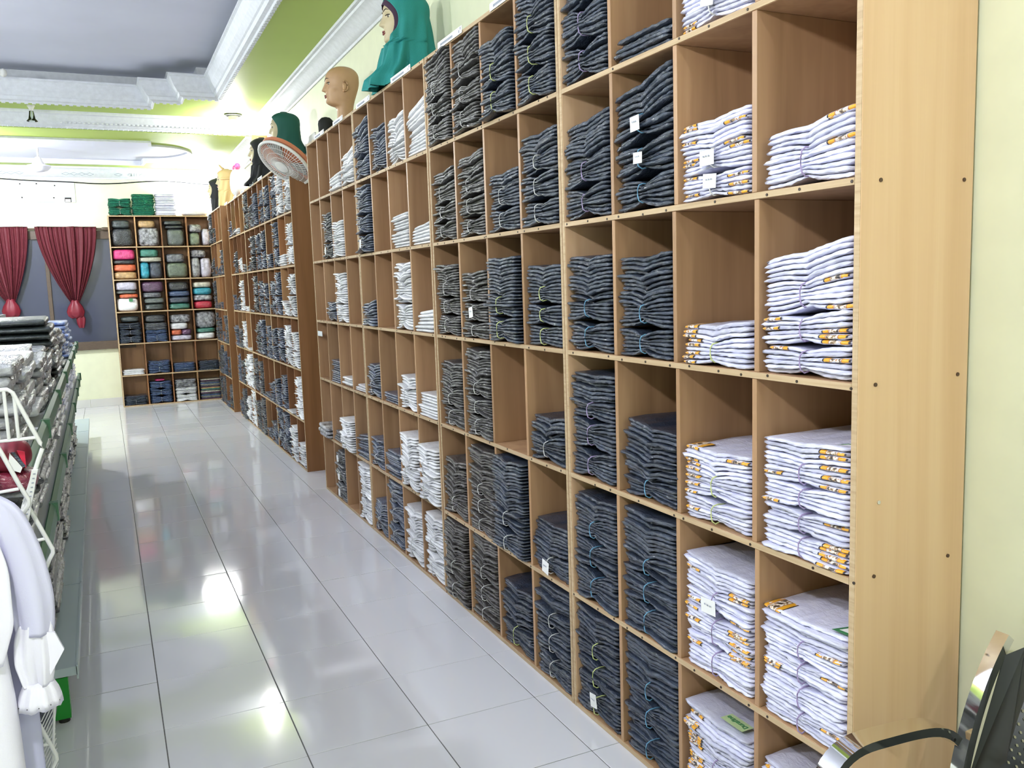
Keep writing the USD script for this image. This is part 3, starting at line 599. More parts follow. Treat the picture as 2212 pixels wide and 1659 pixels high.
cell('D', 2, 4, 'slate', .075, tied=[], **{**bk, 'group': 'slate grey bundles'})
cell('D', 3, 4, 'black_white', .092, tied=[], tilt=-.02, xo=-.035, th=.03, group='dark bundles', lod=1)
cell('D', 0, 5, 'white', .355, tied=[9, 8], **w1)
cell('D', 2, 5, 'slate', .330, tied=[8, 8, 7], tags=((0, .0, .0, .05, .045), (1, .01, .0, .05, .04), (2, .0, .02, .05, .045)), **{**bk, 'group': 'slate grey bundles'})
# ---------------------------------------------------------------- the bookcases past the gap: each bundle one mesh of layers
far = {'E': [(.375, .345, .36, .30), (.33, .09, .375, .13), (.345, .135, .372, .30), (.285, .335, .30, .28), (.335, .035, .30, .235), (.19, .29, .365, .37)],
       'F': [(.31, .28, .22, .36), (.355, .335, .34, .06), (.29, .31, .36, .03), (.30, .35, .30, .0), (.17, .06, .335, .345), (.21, .10, .355, .30)],
       'G': [(.0, .05, .06, .19), (.09, .14, .23, .0), (.06, .33, .14, .18), (.03, .30, .21, .24), (.37, .30, .26, .32), (.375, .28, .33, .17)],
       'H': [(.0, .0, .16, .37), (.30, .10, .11, .22), (.0, .09, .08, .36), (.34, .14, .30, .36), (.25, .30, .36, .28), (.30, .07, .35, .33)]}
fk = {'E': ['white', 'white', 'blue_grey', 'blue_grey'], 'F': ['blue_grey', 'blue_grey', 'slate', 'slate'], 'G': ['white', 'white', 'slate', 'blue_grey'], 'H': ['slate', 'blue_grey', 'slate', 'slate']}
for key in 'EFGH':
    for r in range(6):
        for c in range(4):
            h = far[key][r][c]
            if h < .02: continue
            kd = fk[key][c]
            if key == 'G' and r in (0, 1): kd = ['slate', 'white', 'slate', 'blue_grey'][c]
            n = max(2, int(h/.019))
            cell(key, c, r, kd, h, th=.019, tied=[n//2, n-n//2-1] if n >= 8 else ([n-1] if n > 4 else []), lod=0, merge=True, w=.255, tilt=rng.normal(0, .02) if h < .3 else 0, xo=-.012+rng.normal(0, .006),
                 group={'white': GWH, 'blue_grey': GB, 'slate': 'slate grey bundles'}[kd])
# ---------------------------------------------------------------- back wall bookcase
y0, _, kw_, words = UNITS['K']; KC = [-1.235+.31*k for k in range(5)]; KY = 12.12
def kz(r): k = NR-1-r; return ZL[k]+(TH if k == 0 else TH/2)
COLK = ['left column', 'second column', 'third column', 'right column']
def kstack(c, r, kind, z, H, tied=None, desc='', kinds=None, top=False):
    O = (KC[c]+.155, KY, 0); zz = (HB if top else kz(r))+z
    where = ('on top of back wall bookcase' if top else f'{ROW[r]}, {COLK[c]}, {words}')+desc
    if 'white' in desc: where = where.replace('back wall bookcase above white', 'back wall bookcase')
    stack(where, (O, (1, 0, 0), (0, 1, 0)), .262, .24, zz, H, kind, th=.016, tied=tied, lod=1, group='stacks in the back wall bookcase', kinds=kinds, strings='string_white', spread=.006)
def kbag(c, r, kind, v0, v1, a, b, label, e=4.2, cat='bag of clothes', name='clothes_bag', dep=.12, rough=.32, top=False):
    hh = ZL[NR-r]-ZL[NR-1-r]-TH-.006; z = kz(r) if not top else HB; x0 = KC[c]+TH/2+.006; ww = .31-TH-.014
    rx, rz = (b-a)*ww/2, (v1-v0)*hh/2
    if top: rz, hh = (v1-v0)/2, 1.
    cc = (x0+(a+b)/2*ww, KY+dep+.012, z+.002+(v0+v1)/2*hh)
    m = blob(cc, (rx*.97, dep*.95, rz*.97), e, rough=rough*.55, seed=c*7+r*31+v0*11)
    v = m.vertices.copy(); v[:, 0] = np.clip(v[:, 0], cc[0]-rx, cc[0]+rx); v[:, 2] = np.clip(v[:, 2], cc[2]-rz, cc[2]+rz)
    return obj(name, trimesh.Trimesh(v, m.faces, process=False), kind, None, smooth=True, label=label, cat=cat, group='bags in the back wall bookcase')
W6 = ['top row', 'second row', 'third row', 'fourth row', 'fifth row', 'bottom row']
B = [  # col,row,material,v0,v1,a,b,label
 (0, 0, 'bag_charcoal', 0, .60, .06, .95, 'large dark clothes bag in the top left cell of the back wall bookcase'),
 (0, 0, 'black_green', .61, .88, .10, .86, 'black cloth bundle lying on the large dark bag, top left back wall cell'),
 (1, 0, 'black_white', 0, .62, .06, .94, 'crinkled black plastic bag in the second top cell of the back wall bookcase'),
 (1, 0, 'bag_beige', .63, .87, .08, .80, 'flat beige folded cloth on the crinkled black bag, back wall bookcase'),
 (2, 0, 'bag_smoke', 0, .58, .20, .92, 'smoke grey clear bag in the third top cell of the back wall bookcase'),
 (2, 0, 'bag_charcoal', .59, .70, .12, .94, 'thin dark packet on the smoke grey bag, back wall bookcase'),
 (2, 0, 'black_green', .71, .86, .06, .88, 'black packet with a pale label at the top of the third back wall column'),
 (3, 0, 'bag_olive', 0, .45, .04, .50, 'olive grey bag in the top right cell of the back wall bookcase'),
 (3, 0, 'black_white', .46, .74, .05, .60, 'dark crinkled packet above the olive bag, top right back wall cell'),
 (3, 0, 'bag_lilac_white', .02, .58, .62, .97, 'white drooping bag beside the olive bag, top right back wall cell'),
 (0, 1, 'bag_beige', 0, .24, .03, .97, 'tan gathered cloth packet at the bottom of the pink and orange pile'),
 (0, 1, 'bag_orange', .25, .48, .03, .96, 'orange cloth packet between the tan and grey packets'),
 (0, 1, 'bag_charcoal', .49, .62, .03, .94, 'thin dark grey packet beneath the pink packet'),
 (0, 1, 'bag_pink', .63, .96, .05, .95, 'bright pink cloth packet on the orange pile'),
 (1, 1, 'bag_teal', 0, .53, .03, .42, 'turquoise bag standing in the second row of the back wall bookcase'),
 (1, 1, 'navy', 0, .53, .43, .97, 'navy bag standing right of the turquoise bag'),
 (1, 1, 'bag_cream', .54, .70, .02, .97, 'white folded cloths lying across the turquoise and navy bags'),
 (1, 1, 'bag_green', .71, .96, .07, .85, 'dark green rounded packet above the white cloths'),
 (2, 1, 'bag_olive', 0, .50, .05, .97, 'olive crinkled bag in the second row, third column, back wall'),
 (2, 1, 'slate', .51, .80, .06, .88, 'slate blue bag slumped on the olive crinkled bag'),
 (3, 1, 'clear_grey', 0, .66, .03, .43, 'grey clear bag standing in the second row, right column, back wall'),
 (3, 1, 'bag_lilac_white', 0, .64, .45, .93, 'white bag standing right of the grey clear bag'),
 (3, 1, 'black_white', .67, .92, .05, .72, 'dark crumpled bag above the grey clear bag, right back wall column'),
 (0, 2, 'white', 0, .43, .05, .92, 'square white clothes bag with a small green leaflet, back wall bookcase'),
 (0, 2, 'bag_orange', .44, .57, .18, .95, 'flat orange packet on the square white bag'),
 (0, 2, 'bag_smoke', .58, .68, .05, .90, 'thin grey packet under the lilac white gathered packet'),
 (0, 2, 'bag_lilac_white', .69, .97, .05, .93, 'lilac white gathered packet in the third row, left column, back wall'),
 (1, 2, 'black_green', 0, .22, .10, .93, 'lowest black packet in the third row, second column, back wall'),
 (1, 2, 'bag_smoke', .23, .41, .10, .96, 'smoke packet second from below, third row, second column, back wall'),
 (1, 2, 'slate', .42, .60, .05, .85, 'slate packet under the purple bag, back wall bookcase'),
 (1, 2, 'bag_purple', .61, .96, .03, .95, 'purple and white crumpled bag on the slate packet'),
 (2, 2, 'bag_green', 0, .20, .05, .95, 'dark green lowest packet, third row, third column, back wall'),
 (2, 2, 'navy', .21, .42, .05, .97, 'navy packet on the dark green one, third row, back wall'),
 (2, 2, 'denim', .43, .62, .05, .97, 'dark blue packet third from below, third row, third column, back wall'),
 (2, 2, 'bag_charcoal', .63, .93, .05, .95, 'charcoal bag topping the navy packets, third row, back wall'),
 (3, 2, 'bag_red', 0, .25, .04, .84, 'red cloth packet in the right column of the back wall bookcase'),
 (3, 2, 'black_white', .26, .46, .03, .86, 'dark crinkled packet on the red packet'),
 (3, 2, 'bag_teal', .47, .70, .03, .86, 'teal packet above the dark one over the red packet'),
 (3, 2, 'bag_cream', .71, .90, .03, .85, 'cream gathered packet topping the red and teal pile'),
 (0, 3, 'black_green', .70, .88, .15, .92, 'black bag on the tied navy stack, fourth row, left column, back wall'),
 (1, 3, 'bag_charcoal', .66, .90, .05, .95, 'charcoal bag on the blue and purple stack, fourth row, back wall'),
 (2, 3, 'bag_lilac_white', 0, .18, .03, .93, 'ruffled white packet at the bottom, fourth row, third column, back wall'),
 (2, 3, 'bag_orange', .19, .37, .04, .50, 'orange and purple packet above the ruffled white one'),
 (2, 3, 'bag_purple', .19, .37, .51, .93, 'purple packet beside the small orange one, back wall bookcase'),
 (2, 3, 'white', .38, .60, .03, .78, 'white crumpled bag above the orange and purple packets'),
 (2, 3, 'black_white', .61, .88, .03, .92, 'black and white crumpled bag topping the fourth row, third column'),
 (3, 3, 'white', 0, .22, .03, .86, 'white braided packet in the fourth row, right column, back wall'),
 (3, 3, 'bag_green', .23, .38, .05, .9, 'dark green striped packet on the white braided one'),
 (3, 3, 'black_white', .39, .95, .04, .95, 'large black crinkled bag, fourth row, right column, back wall'),
 (1, 5, 'bag_pink', .76, .82, .28, .70, 'pink cloth on the tied blue stack, bottom row, back wall bookcase'),
]
for b in B: kbag(*b)
kstack(0, 3, 'navy', 0, .262, [6, 5, 4]); kstack(1, 3, 'denim', 0, .155, [6]); kstack(1, 3, 'bag_purple' if False else 'slate', .157, .09, [], ' above blue')
kstack(0, 4, 'white', 0, .066, []); kstack(1, 4, 'denim', 0, .165, [6]); kstack(2, 4, 'denim', 0, .115, []); kstack(3, 4, 'navy', 0, .125, [])
kstack(0, 5, 'navy_deep', 0, .120, [5]); kstack(1, 5, 'denim', 0, .285, [6, 6, 5]); kstack(2, 5, 'white', 0, .185, [6, 5]); kstack(2, 5, 'black_white', .187, .10, [], ' above white')
kstack(3, 5, 'slate', 0, .27, [], kinds=['bag_purple', 'slate', 'bag_cream', 'denim', 'slate', 'bag_purple', 'bag_cream', 'slate', 'bag_green', 'bag_beige'])
kstack(0, 0, 'forest', 0, .215, [6, 6], ' at its left end', top=True)
O_ = (KC[1]+.12, KY, 0); stack('at left centre on top of back wall bookcase', (O_, (1, 0, 0), (0, 1, 0)), .262, .24, HB, .27, 'forest', th=.016, tied=[], lod=1, group='green packets on the back wall bookcase')
O_ = (KC[2]+.075, KY, 0); stack('on back wall bookcase beside the green', (O_, (1, 0, 0), (0, 1, 0)), .25, .24, HB, .28, 'lilac_plain', th=.022, tied=[], lod=1, group='white packets on the back wall bookcase')
obj('clothes_bag', blob((KC[3]+.12, KY+.12, HB+.042), (.16, .11, .042), 3., rough=.08, seed=3), 'white', None, smooth=True, label='white bag lying at the right end on top of the back wall bookcase', cat='bag of clothes', group='bags in the back wall bookcase')
lf = obj('leaflet', bbox(KC[0]+.17, KC[0]+.215, KY-.004, KY-.002, kz(2)+.125, kz(2)+.165, .0004), 'badge_green', None, smooth=False, label='small green leaflet in front of the square white bag', cat='leaflet')
# ---------------------------------------------------------------- mannequin heads on top of the bookcases
from scipy.interpolate import PchipInterpolator as PC
HEADP = np.array([(0, .060, -.088, .078), (.012, .055, -.084, .072), (.04, .046, -.074, .060), (.09, .037, -.066, .053), (.13, .036, -.067, .053), (.155, .045, -.070, .055), (.166, .078, -.072, .056), (.176, .094, -.075, .057), (.192, .099, -.079, .061),
    (.210, .099, -.085, .065), (.228, .1, -.091, .068), (.247, .1, -.098, .071), (.270, .098, -.105, .0745), (.292, .096, -.110, .077), (.315, .101, -.112, .078), (.342, .098, -.111, .077), (.366, .086, -.102, .071), (.386, .064, -.082, .058), (.400, .034, -.050, .036), (.406, .008, -.016, .010)])
def head_surface(nz=64, na=56):
    z = np.r_[np.linspace(0, .38, nz-10), np.linspace(.384, .406, 10)]; f, b, w = [PC(HEADP[:, 0], HEADP[:, k])(z) for k in (1, 2, 3)]
    a = np.arange(na)*2*np.pi/na; c, s = np.cos(a), np.sin(a)
    e = 2/2.25; X = np.where(c >= 0, 1, -1)*np.abs(c)**e; Y = np.where(s >= 0, 1, -1)*np.abs(s)**e
    cx = -.008*np.ones_like(z)
    x = np.where(X[None] > 0, X[None]*(f-cx)[:, None], X[None]*(cx-b)[:, None]) + cx[:, None]
    y = Y[None]*w[:, None]; Z = np.repeat(z[:, None], na, 1)
    front = np.clip(X, 0, 1)[None]**1.5; g = lambda v, m, d: np.exp(-((v-m)/d)**2)
    nose = np.where(Z < .252, g(Z, .252, .007), np.clip((.312-Z)/.060, 0, 1)**.8)
    x = x + .026*nose*g(y, 0, .0115)*(Z < .313)*front
    x = x - .010*g(np.abs(y), .032, .014)*g(Z, .293, .012)*front + .004*g(np.abs(y), .032, .02)*g(Z, .318, .007)*front
    x = x + .0065*(g(Z, .224, .0045)+g(Z, .212, .005))*g(y, 0, .020)*front - .004*g(Z, .218, .002)*g(y, 0, .02)*front + .006*g(Z, .182, .009)*g(y, 0, .018)*front
    y = y + np.sign(y)*.004*g(Z, .262, .014)*g(X[None], .6, .3)
    return np.stack([x, y, Z], -1)
HS = head_surface()
def head_front(y, z):
    i = np.argmin(np.abs(HS[:, 0, 2]-z)); row = HS[i]; fr = row[row[:, 0] > 0]; o = np.argsort(fr[:, 1]); return np.interp(y, fr[o, 1], fr[o, 0])
def scarf(opening, bottom, spread, folds, seed, zc=.268, hz=.108, wide=1.16, tail=0.):
    """cloth shell round the head with an open face; spread: extra radius at the hem"""
    r = np.random.default_rng(seed); nz, na = 46, 72
    z = np.r_[np.linspace(bottom, .17, 18), np.linspace(.182, .392, 20), np.linspace(.398, .424, 8)]
    zi = np.clip(z-.012, 0, .4055); f, b, w = [PC(HEADP[:, 0], HEADP[:, k])(zi) for k in (1, 2, 3)]
    low = np.clip((.20-z)/(.20-bottom), 0, 1); f0, b0, w0 = [PC(HEADP[:, 0], HEADP[:, k])(.295) for k in (1, 2, 3)]
    f = np.where(z < .2, np.maximum(f, f0*.78), f); b = np.where(z < .30, np.minimum(b, b0), b); w = np.where(z < .30, np.maximum(w, w0*(.90+.1*np.clip((z-.16)/.1, 0, 1))), w)
    f = f*1.04+.008+low**1.1*spread[0]; b = b*1.10-.014-low**1.2*spread[1]; w = w*wide+.006+low*spread[2]; lq = np.clip((.30-z)/.1, 0, 1)*.010*min(1., folds); f = f+lq; b = b-lq; w = w+lq
    q = np.clip(1-((z-zc)/hz)**2, 0, 1); th0 = np.radians(opening)*np.sqrt(q)+.002
    u = np.linspace(0, 1, na); A = th0[:, None]+(2*np.pi-2*th0)[:, None]*u[None]
    c, s = np.cos(A), np.sin(A)
    ph = r.random()*6; lo2 = np.clip((.30-z)/(.30-bottom), 0, 1)[:, None]; sw = A+.55*np.sin(A)*lo2
    fold = 1+(.010+.20*lo2**.8)*folds*(np.sin(sw*9+ph+lo2*1.5)+.55*np.sin(sw*15+ph*2-lo2*2.2))*.75
    fold = np.where(np.abs(np.pi-A) > 2.9, 1, fold)
    x = np.where(c > 0, c*f[:, None], -c*b[:, None])*fold; y = s*w[:, None]*fold
    if tail: x = x + tail*np.clip((.06-z)/.06, 0, 1)[:, None]**1.5*np.clip(c, 0, 1)
    P = np.stack([x, y, np.repeat(z[:, None], na, 1)], -1)
    nrm = P-np.array([-.005, 0, 0]); nrm[..., 2] = 0; nrm /= np.linalg.norm(nrm, axis=-1, keepdims=True)+1e-9
    inn = P-nrm*.0045; k = na
    m, n = P.shape[:2]; V = np.vstack([P.reshape(-1, 3), inn.reshape(-1, 3)]); off = m*n
    i, j = np.meshgrid(np.arange(m-1), np.arange(n-1), indexing='ij'); q4 = np.stack([i*n+j, i*n+j+1, (i+1)*n+j+1, (i+1)*n+j], -1).reshape(-1, 4)
    F = [q4, q4[:, ::-1]+off]
    i = np.arange(m-1); F += [np.stack([i*n, (i+1)*n, (i+1)*n+off, i*n+off], 1), np.stack([i*n+n-1, i*n+n-1+off, (i+1)*n+n-1+off, (i+1)*n+n-1], 1)]
    j = np.arange(n-1); F += [np.stack([j, j+off, j+1+off, j+1], 1), np.stack([(m-1)*n+j, (m-1)*n+j+1, (m-1)*n+j+1+off, (m-1)*n+j+off], 1)]
    return V, np.vstack(F)
def bust(label, pos, sc, turn, skin='skin', sc_mat=None, opening=62, bottom=0., spread=(.03, .02, .05), folds=1., seed=1, under=None, ears=False, tail=0., lift=0., zc=.268, hz=.108, face_tone=None):
    t = Thing('mannequin_head', label, 'mannequin head', pos, 'mannequin heads on the bookcases')
    ca, sa = math.cos(turn), math.sin(turn); R = np.array([[ca, -sa, 0], [sa, ca, 0], [0, 0, 1.]])
    def P(v): return (np.asarray(v, float)@R.T)*sc + np.array(pos) + np.array([0, 0, lift])
    m = loft(HS); obj('head', trimesh.Trimesh(P(m.vertices), m.faces, process=False), skin, t, smooth=True)
    if lift: obj('pedestal', lathe([(.075, 0), (.08, .01), (.075, lift), (.02, lift+.004)], (pos[0], pos[1], pos[2]), 20), skin, t)
    for s in (-1, 1):
        y, z = .032*s, .2925; x = head_front(y, z)
        e = blob((x-.0025, y, z), (.0055, .0135, .0062), 2); obj('eye', trimesh.Trimesh(P(e.vertices), e.faces, process=False), 'eye_white', t, smooth=True)
        e = blob((x+.0022, y+.001, z), (.0034, .0070, .0062), 2, n=8); obj('iris', trimesh.Trimesh(P(e.vertices), e.faces, process=False), 'brow', t, smooth=True)
        e = tube([(head_front(y+d*s, z+.0085-abs(d)*.22)+.0005, y+d*s, z+.0085-abs(d)*.22) for d in (-.014, -.006, 0, .007, .016)], .0022, 5); obj('lash', trimesh.Trimesh(P(e.vertices), e.faces, process=False), 'brow', t, smooth=True)
        e = tube([(head_front(s*yy, zz)+.0008, s*yy, zz) for yy, zz in ((.014, .316), (.024, .322), (.036, .325), (.050, .319))], [.0022, .0028, .0024, .001], 5); obj('brow', trimesh.Trimesh(P(e.vertices), e.faces, process=False), 'brow', t, smooth=True)
        if ears:
            a = np.linspace(-1.9, 2.2, 14); pts = [(-.012-.017*np.cos(q)*1.0-.004, s*(.0775+.010*(1-np.cos(q))*.5), .272+.030*np.sin(q)) for q in a]
            e = tube(pts, .0052, 8); c = blob((-.012, s*.075, .270), (.014, .008, .024), 2.2); c2 = blob((-.006, s*.075, .243), (.008, .007, .009), 2)
            ee = cat_([e, c, c2]); obj('ear', trimesh.Trimesh(P(ee.vertices), ee.faces, process=False), skin, t, smooth=True)
    for z, h in ((.2235, .0042), (.2125, .0050)):
        e = tube([(head_front(y, z)+.0015-.0006*abs(y)/.01, y, z-(.002*(abs(y)/.018)**2 if z > .22 else -.003*(abs(y)/.018)**2)) for y in np.linspace(-.019, .019, 9)], np.array([.2, .7, .95, 1, .95, 1, .95, .7, .2])*h, 7)
        obj('lip', trimesh.Trimesh(P(e.vertices), e.faces, process=False), 'lip', t, smooth=True)
    if under:
        V, Fq = scarf(opening*.86, .235, (.0, .0, .0), .0, seed, zc=zc-.008, hz=hz*.90, wide=1.0); obj('under_scarf', (P(V*np.array([.985, .93, .985])), Fq), under, t, smooth=True)
    if sc_mat:
        V, Fq = scarf(opening, bottom-lift/sc, spread, folds, seed, zc=zc, hz=hz, tail=tail); obj('scarf', (P(V), Fq), sc_mat, t, smooth=True)
    return t, P
PI = math.pi
bust('teal-scarfed mannequin head with plum under-scarf standing on the third bookcase', (.125, 4.33, HB), 1.0, PI-.10, 'skin_pale', 'scarf_teal', opening=66, spread=(.055, .055, .045), folds=1.25, seed=4, under='scarf_plum', lift=.055, tail=.045)
bust('bald tan mannequin head with long neck standing on bookcases', (.125, 5.60, HB), 1.0, PI-.16, 'skin', ears=True)
bust('dark green scarfed mannequin head beside the fan, past the gap', (.12, 7.52, HB), 1.0, PI-.30, 'skin_pale', 'scarf_green', opening=70, bottom=.135, spread=(-.01, .06, .01), folds=.25, seed=8, lift=.055, zc=.262, hz=.125)
bust('black scarfed mannequin head looking left, nearer of the two black ones', (.11, 8.60, HB), 1.0, PI-.16, 'skin_pale', 'scarf_black', opening=52, spread=(.03, .06, .05), folds=.7, seed=5, tail=.05, lift=.02)
tC, PCm = bust('cream scarfed mannequin head with a knotted head wrap', (.09, 11.02, HB), 1.02, PI-.25, 'skin_pale', 'scarf_cream', opening=58, spread=(.01, .02, .015), folds=.8, seed=6, lift=.03)
e = tube([(.05, -.088, .30), (.0, -.104, .302), (-.06, -.095, .305), (-.115, -.04, .30), (-.125, 0, .30), (-.115, .04, .30), (-.06, .095, .305), (0, .104, .302), (.05, .088, .30)], .014, 8)
obj('wrap_band', trimesh.Trimesh(PCm(e.vertices), e.faces, process=False), 'scarf_cream', tC, smooth=True)
e = tube([(.02, .0, .415), (.045, .0, .435), (.065, .0, .462), (.075, 0, .475)], [.018, .014, .008, .002], 8); obj('knot', trimesh.Trimesh(PCm(e.vertices), e.faces, process=False), 'scarf_cream', tC, smooth=True)
bust('black scarfed pale mannequin head farthest back beside the cream one', (.05, 11.62, HB), 1.0, PI-.22, 'skin_pale', 'scarf_black', opening=60, spread=(-.01, .05, .0), folds=.3, seed=9)
obj('songkok_cap', lathe([(.046, 0), (.050, .03), (.054, .115), (.050, .135), (.030, .155), (.004, .162)], (.105, 5.98, HB), 22), 'cap_black', None, label='black felt cap standing beside the bald mannequin head', cat='cap')
obj('felt_cap', blob((.07, 5.35, HB+.016), (.035, .03, .016), 2.4), 'cap_black', None, smooth=True, label='small black rounded cap by the neck of the bald mannequin head', cat='cap')
# white card strips along the top edges, with print too small to read
lab = [(2.74, 2.98), (3.25, 3.52), (3.88, 4.18), (4.55, 4.82), (5.12, 5.36), (5.60, 5.88), (7.15, 7.36), (7.98, 8.22), (8.48, 8.72), (9.05, 9.3), (9.6, 9.85), (10.35, 10.6)]
LW = ['under the blue bag', 'above the grey stacks', 'in front of the teal scarf', 'between teal and bald heads', 'in front of the bald neck', 'beside the black cap', 'below the fan', 'right of the nearer black scarf', 'under the nearer black scarf', 'left of the nearer black scarf', 'below the pink bag', 'near the cream scarf']
for (a, b), wds in zip(lab, LW):
    t = Thing('shelf_label', f'white card label strip on the bookcase top edge, {wds}', 'label', (-.005, (a+b)/2, 2.424), 'card labels on the bookcases')
    obj('card', bbox(-.0056, -.0044, a, b, 2.428, 2.456, .0004), 'paper', t, smooth=False)
    L = b-a
    obj('print', cat_([box(-.0060, -.0055, b-.03-(k+1)*L*.020, b-.03-(k+.25)*L*.020, 2.436, 2.445) for k in range(int(rng.integers(24, 32)))] + [box(-.0060, -.0055, a+.012+k*.014, a+.021+k*.014, 2.443-.009*k, 2.453-.009*k) for k in range(2)]), 'ink_grey', t, smooth=False)
obj('shelf_label', bbox(.001, .0016, 4.952, 5.0, .0, .001, .0002).apply_translation((0, 0, 0)) if False else bbox(-.0019, -.0013, 5.99, 6.13, 1.115, 1.150, .0002), 'patch_grey', None, smooth=False, label='grey paper strip across the farthest column of the fourth bookcase', cat='label')
obj('plastic_bag', blob((.06, 2.86, HB+.05), (.05, .11, .05), 2.2, rough=.12, seed=2), 'bag_blue_bag', None, smooth=True, label='blue plastic bag on top of the second bookcase', cat='bag')
# fan lying tilted over the gap
fc_, fn = np.array([-.035, 6.76, 2.40]), np.array([-.604, -.289, -.769]); fn /= np.linalg.norm(fn)
fd = np.array([.614, -.476, -.648]); fd -= (fd@fn)*fn; fd /= np.linalg.norm(fd); fe = np.cross(fn, fd)
def FL(v): v = np.asarray(v, float); return fc_ + v[..., 0:1]*fd + v[..., 1:2]*fe + v[..., 2:3]*fn
fan = Thing('fan', 'white round fan with orange ring lying tilted at the end of the brown bookcase', 'fan', tuple(fc_))
def fl(m): return trimesh.Trimesh(FL(m.vertices), m.faces, process=False)
an = np.linspace(0, 2*np.pi, 40)[:-1]
obj('rim', fl(tube(np.stack([.212*np.cos(an), .212*np.sin(an), 0*an+.005], 1), .012, 8, closed=True)), 'plastic_white', fan, smooth=True)
obj('orange_ring', fl(lathe([(.205, -.045), (.216, -.045), (.216, -.018), (.205, -.018)], (0, 0, 0), 40)), 'plastic_orange', fan, smooth=30)
obj('rear_shell', fl(lathe([(.0, -.095), (.08, -.095), (.12, -.075), (.20, -.05), (.21, -.045), (.0, -.046)], (0, 0, 0), 36)), 'plastic_grey', fan)
obj('grille', fl(cat_([tube([(r*np.cos(q), r*np.sin(q), .012+.035*(1-(r/.21)**2)) for r in (.05, .09, .13, .17, .21)], .0021, 4) for q in np.linspace(0, 2*np.pi, 61)[:-1]] + [tube(np.stack([r*np.cos(an), r*np.sin(an), 0*an+.012+.035*(1-(r/.21)**2)], 1), .0022, 4, closed=True) for r in (.05, .09, .13, .17)])), 'plastic_white', fan, smooth=True)
obj('hub', fl(lathe([(.0, .040), (.05, .040), (.055, .05), (.045, .056), (0, .057)], (0, 0, 0), 24)), 'plastic_white', fan)
for q in range(3):
    a = q*2.094; bl = [(.03*np.cos(a), .03*np.sin(a)), (.10*np.cos(a-.35), .10*np.sin(a-.35)), (.185*np.cos(a-.28), .185*np.sin(a-.28)), (.185*np.cos(a+.45), .185*np.sin(a+.45)), (.10*np.cos(a+.5), .10*np.sin(a+.5))]
    obj('blade', fl(prism(bl, -.012, -.008)), 'plastic_grey', fan, smooth=False)
obj('foot_bar', fl(cat_([tube([(.02, -.205, .0), (.12, -.28, .015), (.25, -.26, .03), (.28, -.12, .02), (.205, .02, .0)], .014, 8)])), 'plastic_white', fan, smooth=True)
obj('panel_board', bbox(.285, .300, 7.12, 7.72, HB, HB+.26, .003), 'plastic_white', None, smooth=False, label='plain white board leaning on the wall behind the green scarfed head', cat='board')
t = Thing('gift_bag', 'white bag with pink tips standing between the cream and nearer black heads', 'bag', (.06, 9.72, HB))
obj('bag_body', blob((.06, 9.72, HB+.15), (.10, .13, .15), 2.6, rough=.05, seed=5), 'white', t, smooth=True)
for yy in (9.64, 9.80): obj('pink_tip', blob((.03, yy, HB+.31), (.03, .035, .035), 2), 'bag_pink', t, smooth=True)
obj('wall_bracket', bbox(.17, XW, 9.46, 9.50, 2.95, 3.05, .003), 'plywood_brown', None, smooth=False, label='small brown wooden bracket on the right wall under the beam', cat='bracket')

# ---------------------------------------------------------------- curtains, rod, cable, wall patch
cr = Thing('curtain_rod', 'dark curtain rod above the back window', 'curtain rod', (-2.4, YB-.06, 2.29))
obj('rod', tube([(-4.2, YB-.06, 2.29), (-1.24, YB-.06, 2.29)], .013, 10), 'window_wood', cr, smooth=True)
obj('finial', blob((-1.27, YB-.06, 2.29), (.05, .022, .022), 2.4), 'window_wood', cr, smooth=True)
for x in (-1.30, -2.9): obj('rod_bracket', box(x-.01, x+.01, YB-.07, YB-.001, 2.27, 2.30), 'window_wood', cr, smooth=False)
def curtain(label, x0, x1, xt, zt_, zb_, seed, tail):
    t = Thing('curtain', label, 'curtain', ((x0+x1)/2, YB-.07, zb_), 'red curtains on the back window'); r = np.random.default_rng(seed)
    nv, nu = 34, 130; v = np.linspace(0, 1, nv)[:, None]; u = np.linspace(0, 1, nu)[None]; ztop = 2.315
    z = ztop+(zt_-ztop)*v; nar = np.clip(1-v**1.7, .0, 1)*.86+.14
    c = (x0+x1)/2*(1-v**1.4)+xt*v**1.4; x = c+(u-.5)*(x1-x0)*nar
    ph = r.random(6)*6; fo = (np.sin(u*88+ph[0])+.7*np.sin(u*47+ph[1])+.5*np.sin(u*121+ph[2]))*(.008+.006*np.sin(v*3.1)) + .018*np.sin(u*9+ph[3])*v
    y = YB-.085+fo*(1-.3*v)-.02*np.sin(v*np.pi); z = z + .012*np.sin(u*12+ph[4])*(1-v)*.4
    P = np.stack([x, y, np.broadcast_to(z, x.shape)], -1); Q = P+np.array([0, .006, 0])
    rings = np.concatenate([P, Q[:, ::-1]], 1); obj('drape', loft(rings), 'curtain_red', t, smooth=True)
    kb = loft(np.stack([np.stack([xt+w*np.cos(a_), YB-.09+.6*w*np.sin(a_)+.006*np.sin(a_*7), 0*a_+z_+.008*np.sin(a_*5)], 1) for a_ in [np.linspace(0, 2*np.pi, 25)[:-1]] for w, z_ in [(.045, zt_+.03), (.050, zt_), (.085, zt_-.05), (.105, zt_-.11), (.090, zt_-.16), (.05, zt_-.19)]]))
    obj('knot', kb, 'knot_red', t, smooth=True)
    if tail:
        kb = loft(np.stack([np.stack([xt+.05+w*np.cos(a_), YB-.085+.5*w*np.sin(a_)+.008*np.sin(a_*4), 0*a_+z_], 1) for a_ in [np.linspace(0, 2*np.pi, 17)[:-1]] for w, z_ in [(.03, zt_-.15), (.055, zt_-.20), (.048, zt_-.26), (.030, zb_)]]))
        obj('tail', kb, 'knot_red', t, smooth=True)
